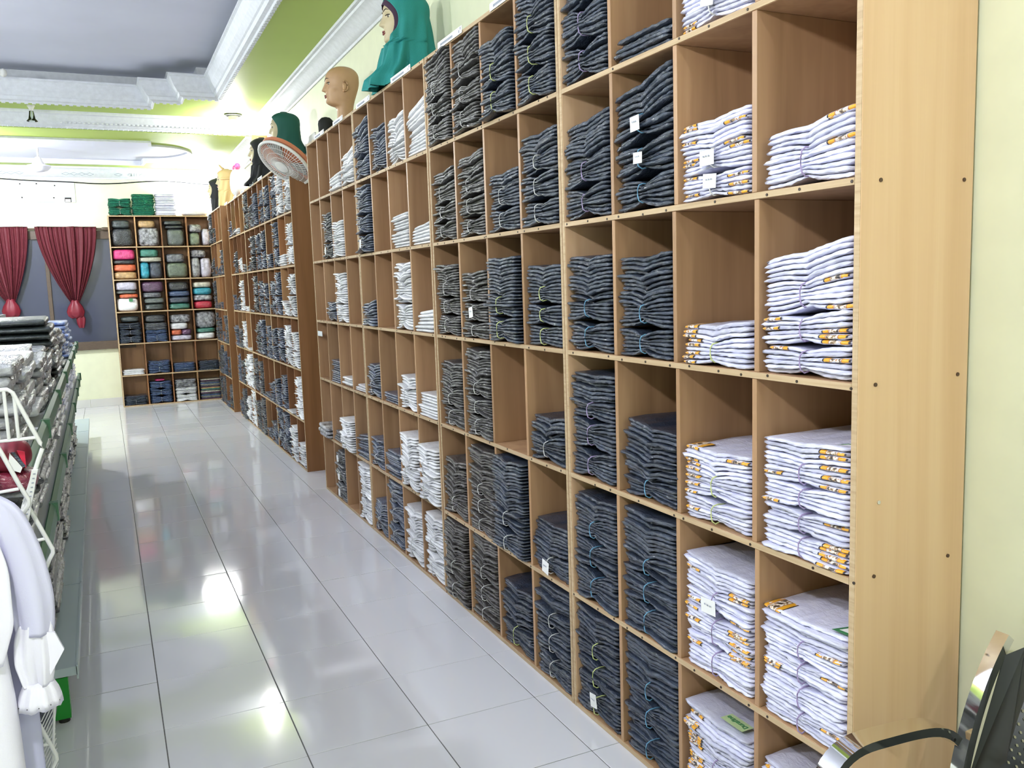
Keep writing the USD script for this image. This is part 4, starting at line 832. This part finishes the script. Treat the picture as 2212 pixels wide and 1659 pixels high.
curtain('deep red curtain nearest the bookcase, gathered into a knot with a tail', -2.065, -1.37, -1.69, 1.36, 1.04, 3, True)
curtain('deep red curtain cut off by the left edge, gathered into a bulging knot', -2.86, -2.14, -2.40, 1.40, 1.19, 4, False)
cb = [(-4.0, YB-.02, 2.90), (-2.39, YB-.02, 2.905), (-2.0, YB-.02, 2.885), (-1.6, YB-.02, 2.875), (-1.35, YB-.02, 2.862), (-1.0, YB-.02, 2.875), (-.6, YB-.02, 2.905), (-.2, YB-.02, 2.885), (.2, YB-.02, 2.87)]
obj('cable', tube(smoothpath(cb, 50), .0075, 6), 'cable_black', None, smooth=True, label='black cable strung along the back wall under the moulding', cat='cable')
wp = Thing('wall_patch', 'grey painted panel with screw holes high on the back wall', 'wall panel', (-1.97, YB, 2.62))
obj('panel', bbox(-2.36, -1.575, YB-.010, YB-.0005, 2.625, 2.895, .003), 'patch_grey', wp, smooth=False)
obj('outlet_box', bbox(-1.70, -1.625, YB-.013, YB-.009, 2.628, 2.685, .001), 'black', wp, smooth=False)
obj('outlet_cover', bbox(-1.695, -1.635, YB-.016, YB-.012, 2.630, 2.665, .001), 'paper', wp, smooth=False)
for x, z in ((-2.18, 2.845), (-2.17, 2.68), (-1.82, 2.68), (-1.80, 2.83), (-2.0, 2.85)): obj('hole', trimesh.creation.cylinder(.009, .004, sections=8, transform=trimesh.geometry.align_vectors([0, 0, 1], [0, 1, 0])).apply_translation((x, YB-.0105, z)), 'black', wp, smooth=False)

# ---------------------------------------------------------------- lamps
def bulb_lamp(label, p, zc, mat_, r=.05, drop=0., base=.085, vis=True):
    t = Thing('ceiling_lamp', label, 'lamp', (p[0], p[1], zc-.2-drop), 'bare bulb ceiling lamps')
    obj('rose', lathe([(base, 0), (base, -.010), (base*.8, -.018), (.0, -.018)], (p[0], p[1], zc), 24), 'cap_black', t)
    if drop: obj('flex', tube([(p[0], p[1], zc-.015), (p[0], p[1], zc-drop-.05)], .006, 6), 'plastic_white', t, smooth=True)
    obj('holder', lathe([(.048, -.018-drop), (.050, -.060-drop), (.040, -.066-drop), (0, -.066-drop)], (p[0], p[1], zc), 20), 'plastic_white', t)
    obj('bulb', blob((p[0], p[1], zc-drop-.066-r*.9), (r, r, r*1.15), 2), mat_, t, smooth=True)
bulb_lamp('lit bulb on a black ceiling rose at the corner of the lime ceiling', (-.04, 9.2), ZC, 'bulb_corner', .042)
tl_ = Thing('tube_lamp', 'lit fluorescent tube lamp on the back wall above the bookcase corner', 'lamp', (-.15, YB, 2.72))
obj('batten', bbox(-.58, .28, YB-.035, YB-.001, 2.70, 2.74, .003), 'plastic_white', tl_, smooth=False)
for x in (-.565, .265): obj('end_cap', bbox(x-.015, x+.015, YB-.075, YB-.03, 2.70, 2.745, .003), 'plastic_white', tl_, smooth=False)
obj('tube', tube([(-.55, YB-.055, 2.72), (.25, YB-.055, 2.72)], .016, 12), 'bulb_back', tl_, smooth=True)
bulb_lamp('bare bulb over the left half of the room', (-4.7, 5.2), 3.5, 'bulb_room', .075, drop=.35, base=.05)
bulb_lamp('bare bulb over the left middle of the room, beyond the gondola', (-2.85, 10.3), ZF, 'bulb_room', .085, drop=.0, base=.05)
bulb_lamp('bare bulb over the left of the room near the gondola end', (-3.0, 2.9), 3.5, 'bulb_room', .06, drop=.45, base=.05)
bulb_lamp('bare bulb on a long flex above the near end of the aisle', (-1.75, .35), 3.5, 'bulb_front', .06, drop=.95, base=.05)
bulb_lamp('bare bulb over the counter behind the camera', (-.6, -2.1), ZC, 'bulb_door', .06, drop=.25, base=.06)
pl_ = Thing('pendant_lamp', 'white bell pendant lamp hanging below the oval ceiling recess', 'lamp', (-1.885, 11.0, 2.80))
obj('stem', tube([(-1.885, 11.0, ZF+.12), (-1.885, 11.0, 2.97)], .010, 8), 'plastic_white', pl_, smooth=True)
obj('shade', lathe([(.012, 2.985), (.030, 2.975), (.045, 2.93), (.072, 2.90), (.078, 2.892), (.066, 2.892), (.0, 2.93)], (-1.885, 11.0, 0), 28), 'plastic_white', pl_)
obj('bowl', lathe([(.0, 2.889), (.118, 2.889), (.122, 2.875), (.085, 2.835), (.04, 2.822), (0, 2.82)], (-1.885, 11.0, 0), 28), 'cloth_white', pl_)
gl_ = Thing('glass_lamp', 'small clear glass lamp hanging at the edge of the lime ceiling', 'lamp', (-1.82, 9.25, 3.05))
obj('mount', lathe([(.035, ZC), (.02, ZC-.03), (.012, ZC-.05), (0, ZC-.05)], (-1.82, 9.25, 0), 16), 'plastic_white', gl_)
obj('glass_bell', lathe([(.018, 3.15), (.024, 3.11), (.030, 3.08), (.048, 3.06), (.044, 3.058), (.026, 3.082), (.018, 3.11), (.012, 3.15)], (-1.82, 9.25, 0), 20), 'clear_glass', gl_)
obj('cove_bulb', blob((-1.985, 8.83, 3.385), (.03, .03, .036), 2), 'plastic_white', None, smooth=True, label='small white bulb on the lip of the ceiling cove at the left edge', cat='bulb')

# ---------------------------------------------------------------- gondola shelf on the left
def gx(y): return -1.552-.0080*(y-2.3)
gd = Thing('gondola_shelf', 'long green-edged gondola shelf unit along the left of the aisle', 'shelf unit', (-1.8, 5.4, 0))
def skewbox(y0, y1, d0, d1, z0, z1):
    m = box(0, 1, 0, 1, 0, 1); v = m.vertices; y = y0+(y1-y0)*v[:, 1]; x = gx(y)-(d1+(d0-d1)*v[:, 0]); return trimesh.Trimesh(np.stack([x, y, z0+(z1-z0)*v[:, 2]], 1), m.faces, process=False)
obj('back_panel', skewbox(2.3, 8.25, .50, .52, .1, 1.32), 'plastic_grey', gd, smooth=False)
YS = [2.3, 3.1, 4.05, 5.0, 5.95, 6.9, 7.6, 8.2]
for zt2, nm in ((1.045, 'upper'), (.775, 'lower')):
    obj('shelf', skewbox(2.3, 8.2, .01, .50, zt2-.02, zt2), 'plastic_white', gd, smooth=False)
    for a, b in zip(YS[:-1], YS[1:]):
        rp = [(.000, zt2-.036), (-.012, zt2-.026), (-.008, zt2+.010), (.004, zt2+.022), (.008, zt2+.020), (.003, zt2-.02)]
        V = np.array([[(gx(y)-d+.0, y, z) for d, z in rp] for y in (a+.004, b-.004)]); obj('price_rail', loft(V), 'rail_green', gd, smooth=False)
        obj('rail_clip', skewbox(b-.02, b+.012, -.016, .01, zt2-.038, zt2+.022), 'rail_green', gd, smooth=False)
for a, b in ((3.2, 4.15), (4.155, 5.1), (5.105, 6.05), (6.055, 7.0), (7.005, 7.95), (7.955, 8.9), (8.905, 9.8)):
    obj('base_deck', skewbox(a+.002, b-.002, -.018, .50, .165, .195), 'deck_grey', gd, smooth=False)
    obj('deck_lip', skewbox(a+.002, b-.002, -.022, -.016, .150, .200), 'deck_grey', gd, smooth=False)
for y in (3.2, 5.1, 7.0, 9.7):
    obj('foot', skewbox(y, y+.05, .012, .50, .018, .163), 'foot_green', gd, smooth=False)
    obj('rubber_foot', lathe([(0, .0), (.018, 0), (.018, .018), (0, .018)], (gx(y)-.035, y+.025, 0), 12), 'rubber', gd)
obj('kick_panel', skewbox(3.25, 9.75, .12, .13, .0, .165), 'plastic_grey', gd, smooth=False)
GP, GQ = 'packets on the gondola shelves', 'packet piles on the lower gondola shelves'
top = [(2.50, 'clear_grey', .255), (2.86, 'clear_grey', .235), (3.24, 'white', .215), (3.62, 'clear_grey', .215), (4.02, 'clear_grey', .20), (4.44, 'black_green', .310), (4.84, 'black_green', .265), (5.28, 'black_white', .235), (5.68, 'black_white', .215), (6.06, 'black_white', .20), (6.5, 'blue_check', .205), (6.9, 'blue_check', .235), (7.3, 'blue_check', .225), (7.75, 'blue_check', .20)]
TW = ['nearest pile on gondola top', 'second pile on gondola top', 'third pile on gondola top', 'fourth pile on gondola top', 'pile before gondola black ones', 'nearer black gondola pile', 'farther black gondola pile', 'first mottled gondola pile', 'second mottled gondola pile', 'mottled gondola pile beside blue', 'nearest blue gondola pile', 'second blue gondola pile', 'third blue gondola pile', 'farthest blue gondola pile']
for (y, k, h), wds in zip(top, TW):
    stack(wds, ((gx(y)-.026+rng.normal(0, .003), y, 0), (0, 1, 0), (-1, 0, 0)), .335, .40, 1.046, h, k, th=.030, tied=[], lod=2 if y < 4.3 else 1, spread=.012, group=GP, tilt=rng.normal(0, .012))
lowk = ['clear_grey', 'slate', 'clear_grey', 'clear_grey', 'clear_grey', 'clear_grey', 'clear_grey', 'white_lilac', 'white_lilac', 'white_lilac', 'white_lilac', 'white_lilac', 'white_lilac', 'white_lilac']
for i, k in enumerate(lowk):
    y = 2.62+i*.40; stack(f'{ORD[i]} pile along gondola middle shelf', ((gx(y)-.018, y, 0), (0, 1, 0), (-1, 0, 0)), .36, .42, .777, .225, k, th=.024, tied=[], lod=1, merge=True, setback=.022, spread=.012, group=GQ)
dk = ['black_white', 'slate', 'black_white', 'slate', 'black_white', 'slate', 'slate', 'slate', 'blue_grey', 'black_white', 'black_white', 'blue_grey']
for i, k in enumerate(dk):
    y = 3.45+i*.42; stack(f'{ORD[i]} pile along gondola base deck', ((gx(y)-.06+rng.normal(0, .008), y, 0), (0, 1, 0), (-1, 0, 0)), .37, .40, .197, .50 if i < 9 else .46, k, th=.025, tied=[], lod=1, merge=True, spread=.014, group=GQ)

# ---------------------------------------------------------------- wire baskets at the near end of the gondola
wr = Thing('wire_rack', 'white wire basket rack at the near end of the gondola', 'wire rack', (-1.7, 2.1, .3))
WR = .0046
W = [[(-1.95, 2.1, 1.262), (-1.604, 2.1, 1.262), (-1.557, 2.1, 1.262), (-1.548, 2.1, 1.255), (-1.505, 2.1, 1.14), (-1.503, 2.1, 1.128), (-1.511, 2.1, 1.108), (-1.548, 2.1, 1.009), (-1.555, 2.1, .986)],
     [(-1.62, 2.05, 1.24), (-1.597, 2.05, 1.19), (-1.576, 2.05, 1.14), (-1.548, 2.05, 1.064), (-1.534, 2.05, 1.031), (-1.535, 2.05, 1.02), (-1.546, 2.05, 1.004)],
     [(-1.541, 2.1, 1.008), (-1.502, 2.1, .904), (-1.502, 2.1, .896), (-1.510, 2.1, .882), (-1.540, 2.1, .82), (-1.56, 2.1, .78)],
     [(-1.60, 2.1, .62), (-1.565, 2.1, .521), (-1.535, 2.1, .434), (-1.535, 2.1, .422), (-1.546, 2.1, .402), (-1.60, 2.1, .30), (-1.60, 2.1, .0)]]
for p in W: obj('basket_wire', tube(p, WR, 8), 'wire_white', wr, smooth=True)
for p in ([(-1.95, 2.05, 1.055), (-1.589, 2.05, 1.053), (-1.550, 2.05, 1.056)], [(-1.95, 2.1, 1.152), (-1.563, 2.1, 1.153), (-1.509, 2.1, 1.154)], [(-1.95, 2.1, .925), (-1.532, 2.1, .928), (-1.511, 2.1, .930)], [(-1.95, 2.1, .462), (-1.561, 2.1, .462), (-1.546, 2.1, .462)],
          [(-1.564, 2.1, 1.26), (-1.563, 2.1, 1.156)], [(-1.546, 2.1, 1.251), (-1.545, 2.1, 1.152)], [(-1.582, 2.1, 1.262), (-1.582, 2.1, 1.156)], [(-1.60, 2.1, 1.262), (-1.60, 2.1, .0)], [(-1.95, 2.1, 1.262), (-1.95, 2.1, .0)], [(-1.541, 2.1, 1.008), (-1.555, 2.1, .986)], [(-1.55, 2.05, 1.004), (-1.548, 2.1, 1.009)],
          [(-1.95, 2.1, 1.1), (-1.95, 2.29, 1.1)], [(-1.95, 2.1, .5), (-1.95, 2.29, .5)], [(-1.9, 2.1, .0), (-1.62, 2.1, .0)]):
    obj('basket_wire', tube(p, WR*.8, 7), 'wire_white', wr, smooth=True)
obj('slotted_strip', prism([(-1.526, 1.086), (-1.514, 1.086), (-1.541, .975), (-1.556, .975)], 2.085, 2.096, 'xz'), 'wire_white', wr, smooth=False)
obj('slot', cat_([box(-1.5215-.0237*k/10-.002, -1.5215-.0237*k/10+.0025, 2.0835, 2.0862, 1.078-.0095*k-.0012, 1.078-.0095*k+.0012) for k in range(10)]), 'ink_grey', wr, smooth=False, kind='stuff')
obj('mesh_side', cat_([tube([(-1.531-.0065*(k*.012/.16)*.33-.004, 2.15, .545-k*.012), (-1.562, 2.15, .545-k*.012-.05)], .0014, 4) for k in range(14)] + [tube([(-1.529, 2.15, .56), (-1.552, 2.15, .35)], .003, 5)]), 'wire_white', wr, smooth=True, kind='stuff')
obj('knitted_cap', blob((-1.572, 2.20, 1.105), (.040, .045, .036), 2.3, rough=.06, seed=3), 'bag_pink' if False else 'knot_red', None, smooth=True, label='crimson folded knit item in the upper wire basket', cat='knitwear')
obj('packaged_cloth', blob((-1.588, 2.21, 1.048), (.062, .05, .024), 3.5, rough=.05, seed=4), 'bag_maroon', None, smooth=True, label='maroon garment in clear plastic lying in the upper wire basket', cat='folded garment')
tg = Thing('price_card', 'folded white and navy card with a red end in the upper wire basket', 'card', (-1.555, 2.15, 1.08))
obj('card', prism([(-1.576, 1.083), (-1.570, 1.118), (-1.548, 1.083), (-1.553, 1.072)], 2.150, 2.154, 'xz'), 'paper', tg, smooth=False)
obj('navy_band', prism([(-1.567, 1.119), (-1.560, 1.119), (-1.541, 1.086), (-1.547, 1.083)], 2.149, 2.153, 'xz'), 'navy', tg, smooth=False)
obj('red_end', prism([(-1.556, 1.122), (-1.541, 1.117), (-1.541, 1.080), (-1.545, 1.088)], 2.151, 2.156, 'xz'), 'tag_red', tg, smooth=False)
obj('packaged_cloth', blob((-1.592, 2.22, .962), (.050, .05, .038), 3., rough=.05, seed=8), 'black_green', None, smooth=True, label='black garment in clear plastic in the second wire basket', cat='folded garment')
obj('packaged_cloth', blob((-1.575, 2.22, .51), (.040, .05, .055), 3.2, rough=.06, seed=9), 'navy_deep', None, smooth=True, label='dark navy garment in clear plastic in the lowest wire basket', cat='folded garment')

# ---------------------------------------------------------------- hanging uniforms, left foreground
def drape(levels, n=28, fa=.006, seed=0, k=5):
    r = np.random.default_rng(seed); L = np.array(levels, float); d = np.r_[0, np.cumsum(np.abs(np.diff(L[:, 0]))+1e-4)]; q = np.linspace(0, d[-1], max(18, len(L)*4)); Li = PC(d, L)(q)
    a = np.arange(n)*2*np.pi/n; c = np.sign(np.cos(a))*np.abs(np.cos(a))**.75; s = np.sin(a); ph = r.random(3)*6; R = []
    for z, xl, xr, yc, hd in Li:
        t = (z-Li[0, 0])/(Li[-1, 0]-Li[0, 0]+1e-9); f = fa*t*np.sin(c*k+ph[0]+z*3)+fa*.5*np.sin(c*k*2.3+ph[1])
        R.append(np.stack([(xl+xr)/2+c*(xr-xl)/2, yc+s*hd+f, np.full(n, z)], 1))
    return loft(np.array(R))
gw = Thing('uniform_dress', 'white uniform dress with lilac cape sleeve and scalloped cuff, hanging at lower left', 'garment', (-1.72, 1.95, .2))
obj('hanger', tube(smoothpath([(-1.86, 1.955, 1.03), (-1.78, 1.955, 1.085), (-1.72, 1.955, 1.10), (-1.66, 1.955, 1.085), (-1.59, 1.955, 1.03)], 14), .004, 6), 'wire_white', gw, smooth=True)
obj('hanger_hook', tube(smoothpath([(-1.72, 1.955, 1.10), (-1.72, 1.955, 1.14), (-1.73, 1.96, 1.165), (-1.72, 1.975, 1.178)], 10), .003, 6), 'wire_white', gw, smooth=True)
obj('bodice', drape([(1.108, -1.76, -1.68, 1.95, .02), (1.09, -1.84, -1.605, 1.95, .035), (1.06, -1.87, -1.578, 1.95, .045), (.98, -1.875, -1.572, 1.95, .05), (.90, -1.87, -1.572, 1.95, .05)], fa=.003, seed=1), 'cloth_lilac', gw, smooth=True)
obj('cape_sleeve', drape([(1.083, -1.63, -1.590, 1.945, .02), (1.067, -1.625, -1.574, 1.945, .022), (1.050, -1.614, -1.551, 1.945, .024), (1.029, -1.605, -1.537, 1.945, .025), (.983, -1.596, -1.520, 1.945, .026), (.918, -1.588, -1.505, 1.945, .026), (.843, -1.579, -1.497, 1.945, .027), (.800, -1.573, -1.499, 1.945, .027), (.777, -1.570, -1.502, 1.945, .027)], fa=.007, seed=2, k=4), 'cloth_lilac', gw, smooth=True)
obj('under_sleeve', drape([(.800, -1.566, -1.505, 1.945, .024), (.760, -1.576, -1.502, 1.945, .026), (.725, -1.578, -1.503, 1.945, .026), (.695, -1.572, -1.508, 1.945, .024), (.671, -1.566, -1.513, 1.945, .020)], fa=.010, seed=3, k=4), 'cloth_white', gw, smooth=True)
a = np.arange(40)*2*np.pi/40
cu = [np.stack([(xl+xr)/2+np.cos(a)*(xr-xl)/2, 1.945+np.sin(a)*hd*(1+.12*np.sin(a*9)), z+(.0035*np.abs(np.sin(a*7)) if z < .632 else 0)*np.ones(40)], 1) for z, xl, xr, hd in ((.674, -1.565, -1.514, .026), (.668, -1.570, -1.510, .030), (.655, -1.576, -1.504, .036), (.640, -1.581, -1.500, .040), (.622, -1.584, -1.498, .043))]
obj('scalloped_cuff', loft(np.array(cu)), 'cloth_white', gw, smooth=True)
obj('eyelet', cat_([blob((-1.541+.042*np.cos(q), 1.945+.0425*np.sin(q), .634), (.0012, .0012, .0012), 2, n=8) for q in np.linspace(-2.6, -.5, 5)]), 'ink', gw, smooth=True, kind='stuff')
obj('turned_flap', prism([(-1.520, .782), (-1.501, .777), (-1.487, .738), (-1.506, .706), (-1.516, .69)], 1.925, 1.934, 'xz'), 'cloth_white', gw, smooth=False)
obj('front_panel', drape([(.985, -1.72, -1.579, 1.900, .012), (.913, -1.73, -1.566, 1.897, .014), (.83, -1.74, -1.566, 1.895, .014), (.775, -1.75, -1.580, 1.893, .014), (.74, -1.76, -1.592, 1.893, .014)], fa=.004, seed=5), 'cloth_white', gw, smooth=True)
obj('skirt', drape([(.93, -1.86, -1.60, 1.955, .045), (.80, -1.87, -1.592, 1.945, .05), (.72, -1.875, -1.586, 1.935, .055), (.653, -1.88, -1.580, 1.93, .06), (.50, -1.89, -1.575, 1.93, .065), (.25, -1.90, -1.568, 1.93, .07)], fa=.010, seed=6, k=7), 'cloth_white', gw, smooth=True)
gl2 = Thing('uniform_gown', 'violet grey gown hanging behind the white uniform dress', 'garment', (-1.7, 2.03, .2))
obj('gown_body', drape([(1.06, -1.80, -1.66, 2.03, .02), (1.02, -1.84, -1.60, 2.03, .02), (.90, -1.85, -1.575, 2.03, .022), (.75, -1.85, -1.562, 2.03, .024), (.635, -1.855, -1.553, 2.03, .026), (.484, -1.86, -1.551, 2.03, .028), (.2, -1.87, -1.548, 2.03, .03)], fa=.004, seed=8, k=6), 'cloth_violet', gl2, smooth=True)
obj('hanger', tube(smoothpath([(-1.80, 2.03, 1.055), (-1.72, 2.03, 1.09), (-1.72, 2.03, 1.15), (-1.715, 2.02, 1.172)], 12), .003, 6), 'wire_white', gl2, smooth=True)
obj('hanging_bar', tube([(-1.72, 1.85, 1.168), (-1.72, 2.29, 1.168)], .006, 8), 'chrome', None, smooth=True, label='chrome bar holding the hanging uniforms at the gondola end', cat='rail')

# ---------------------------------------------------------------- waiting chair, right foreground
ch = Thing('waiting_chair', 'black perforated steel waiting chair with chrome frame beside the near bookcase', 'chair', (.0, .84, 0))
CY0, CY1 = .56, 1.10
def back(s, t):     # s: across, t: 0 seat to 1 top
    x = .128+.115*t+.035*max(0, t-.72)/.28; return np.array([x, s, .405+.285*t])
holes = []
for i in range(22):
    for j in range(14):
        if i % 2 == 0 or True:
            holes.append((CY1-.075-.0165*i-(.008 if j % 2 else 0), .115+.0142*j))
ring_ = lambda y, z, r: [(y+r*math.cos(q), z+r*math.sin(q)) for q in np.arange(6)*math.pi/3]
pg = sg.Polygon([(CY0, .0), (CY1, .0), (CY1, .315), (CY1-.03, .345), (CY0+.03, .345), (CY0, .315)], [ring_(y, z, .0040) for y, z in holes if y > CY0+.06])
pm = trimesh.creation.extrude_polygon(pg, .003, engine='earcut'); v = pm.vertices
def bendback(v):
    t = v[:, 1]; y = v[:, 0]; bow = -.018*(1-((y-(CY0+CY1)/2)/.27)**2)
    return np.stack([.135+.335*t+.9*np.clip(t-.27, 0, 1)**1.2*.3-bow*0-.02*np.sin(np.clip(t/.345, 0, 1)*3.1)+v[:, 2], y, .40+.845*t], 1)
obj('backrest', trimesh.Trimesh(bendback(v), pm.faces, process=False), 'perforated_steel', ch, smooth=False)
def strip(path, y0, y1, th):
    p = np.array(path, float); t = np.gradient(p, axis=0); n = np.stack([-t[:, 1], t[:, 0]], 1); n /= np.linalg.norm(n, axis=1, keepdims=True)
    R = [[(q[0]-m[0]*th, y0, q[1]-m[1]*th), (q[0]+m[0]*th, y0, q[1]+m[1]*th), (q[0]+m[0]*th, y1, q[1]+m[1]*th), (q[0]-m[0]*th, y1, q[1]-m[1]*th)] for q, m in zip(p, n)]
    return loft(np.array(R))
tt = np.linspace(0, .347, 16); side = np.stack([np.zeros(16), tt, np.zeros(16)], 1); sb = bendback(side)
for y0, y1 in ((CY1-.002, CY1+.026), (CY0-.026, CY0+.002)):
    pa = smoothpath([( .128, .36), (sb[0, 0]-.006, sb[0, 2]), (sb[5, 0]-.006, sb[5, 2]), (sb[10, 0]-.006, sb[10, 2]), (sb[15, 0]-.003, sb[15, 2]+.008)], 18)
    obj('back_frame', strip(pa, y0, y1, .011), 'chrome', ch, smooth=40)
    ya = (y0+y1)/2+.0
    arm = smoothpath([(.105, .520), (.060, .552), (.0, .566), (-.10, .574), (-.175, .570), (-.215, .545), (-.232, .50), (-.236, .40)], 30)
    obj('armrest', strip(arm, ya-.022, ya+.022, .009), 'chrome', ch, smooth=40)
    obj('armrest_bolt', trimesh.creation.cylinder(.004, .05, sections=8, transform=trimesh.geometry.align_vectors([0, 0, 1], [0, 1, 0])).apply_translation((.085, ya, .532)), 'black', ch, smooth=False)
    obj('leg', tube(smoothpath([(-.236, ya, .40), (-.22, ya, .36), (-.20, ya, .05), (-.26, ya, .012)], 14), .014, 10), 'chrome', ch, smooth=True)
    obj('leg', tube(smoothpath([(.13, ya, .37), (.14, ya, .2), (.16, ya, .05), (.2, ya, .012)], 14), .014, 10), 'chrome', ch, smooth=True)
obj('seat', prism([(-.24, .385), (-.20, .372), (0, .362), (.12, .372), (.138, .40), (.130, .40), (.115, .380), (0, .370), (-.20, .380), (-.235, .393)], CY0, CY1, 'xz'), 'perforated_steel', ch, smooth=False)
obj('cross_beam', box(-.06, 0, CY0-.02, CY1+.02, .31, .355), 'perforated_steel', ch, smooth=False)
for y0 in (CY0, CY1): obj('seat_bracket', box(-.05, -.01, y0-.02, y0+.02, .355, .366), 'perforated_steel', ch, smooth=False)
# printed card and leaflets on the white shirts

# printed cards and leaflets lying on or tucked in the white shirts
def slip(label, pts, z, mat_='badge_green', txt=None):
    t = Thing('printed_card', label, 'card', (pts[0][0], pts[0][1], z), 'cards on the white shirts'); P = np.array(pts, float)
    v = np.vstack([np.column_stack([P, np.full(4, z)]), np.column_stack([P, np.full(4, z+.0008)])]); obj('card', trimesh.convex.convex_hull(v), mat_, t, smooth=False)
    c = P.mean(0); q = (P-c)*.55+c; v = np.vstack([np.column_stack([q, np.full(4, z+.0007)]), np.column_stack([q, np.full(4, z+.0013)])])
    if txt is None: obj('print', trimesh.convex.convex_hull(v), 'paper', t, smooth=False)
    else:
        tm = meshkit.text_mesh(txt, .013, .0008, bold=True); w = tm.vertices; e1 = P[1]-P[0]; L = np.linalg.norm(e1); e1 /= L; e2 = P[3]-P[0]; e2 /= np.linalg.norm(e2)
        s = L*.88/w[:, 0].max(); xy = P[0]+e2*np.linalg.norm(P[3]-P[0])*.3+np.outer(w[:, 0]*s+L*.06, e1)+np.outer(w[:, 1]*s, e2)
        obj('lettering', trimesh.Trimesh(np.column_stack([xy, z+.0008+w[:, 2]]), tm.faces, process=False), 'badge_green', t, smooth=False)
slip('pale green printed brand card on the lowest white shirts, second column of nearest bookcase', [(.050, 1.628), (.050, 1.712), (.012, 1.712), (.012, 1.628)], .3065, 'label_green', 'Durafine')
slip('green framed card on white shirts in fifth row, nearest column', [(.012, 1.335), (.016, 1.292), (.062, 1.288), (.058, 1.325)], .684)
slip('green framed card on white shirts in fourth row, nearest column', [(.008, 1.342), (.012, 1.292), (.052, 1.288), (.048, 1.330)], 1.0885)
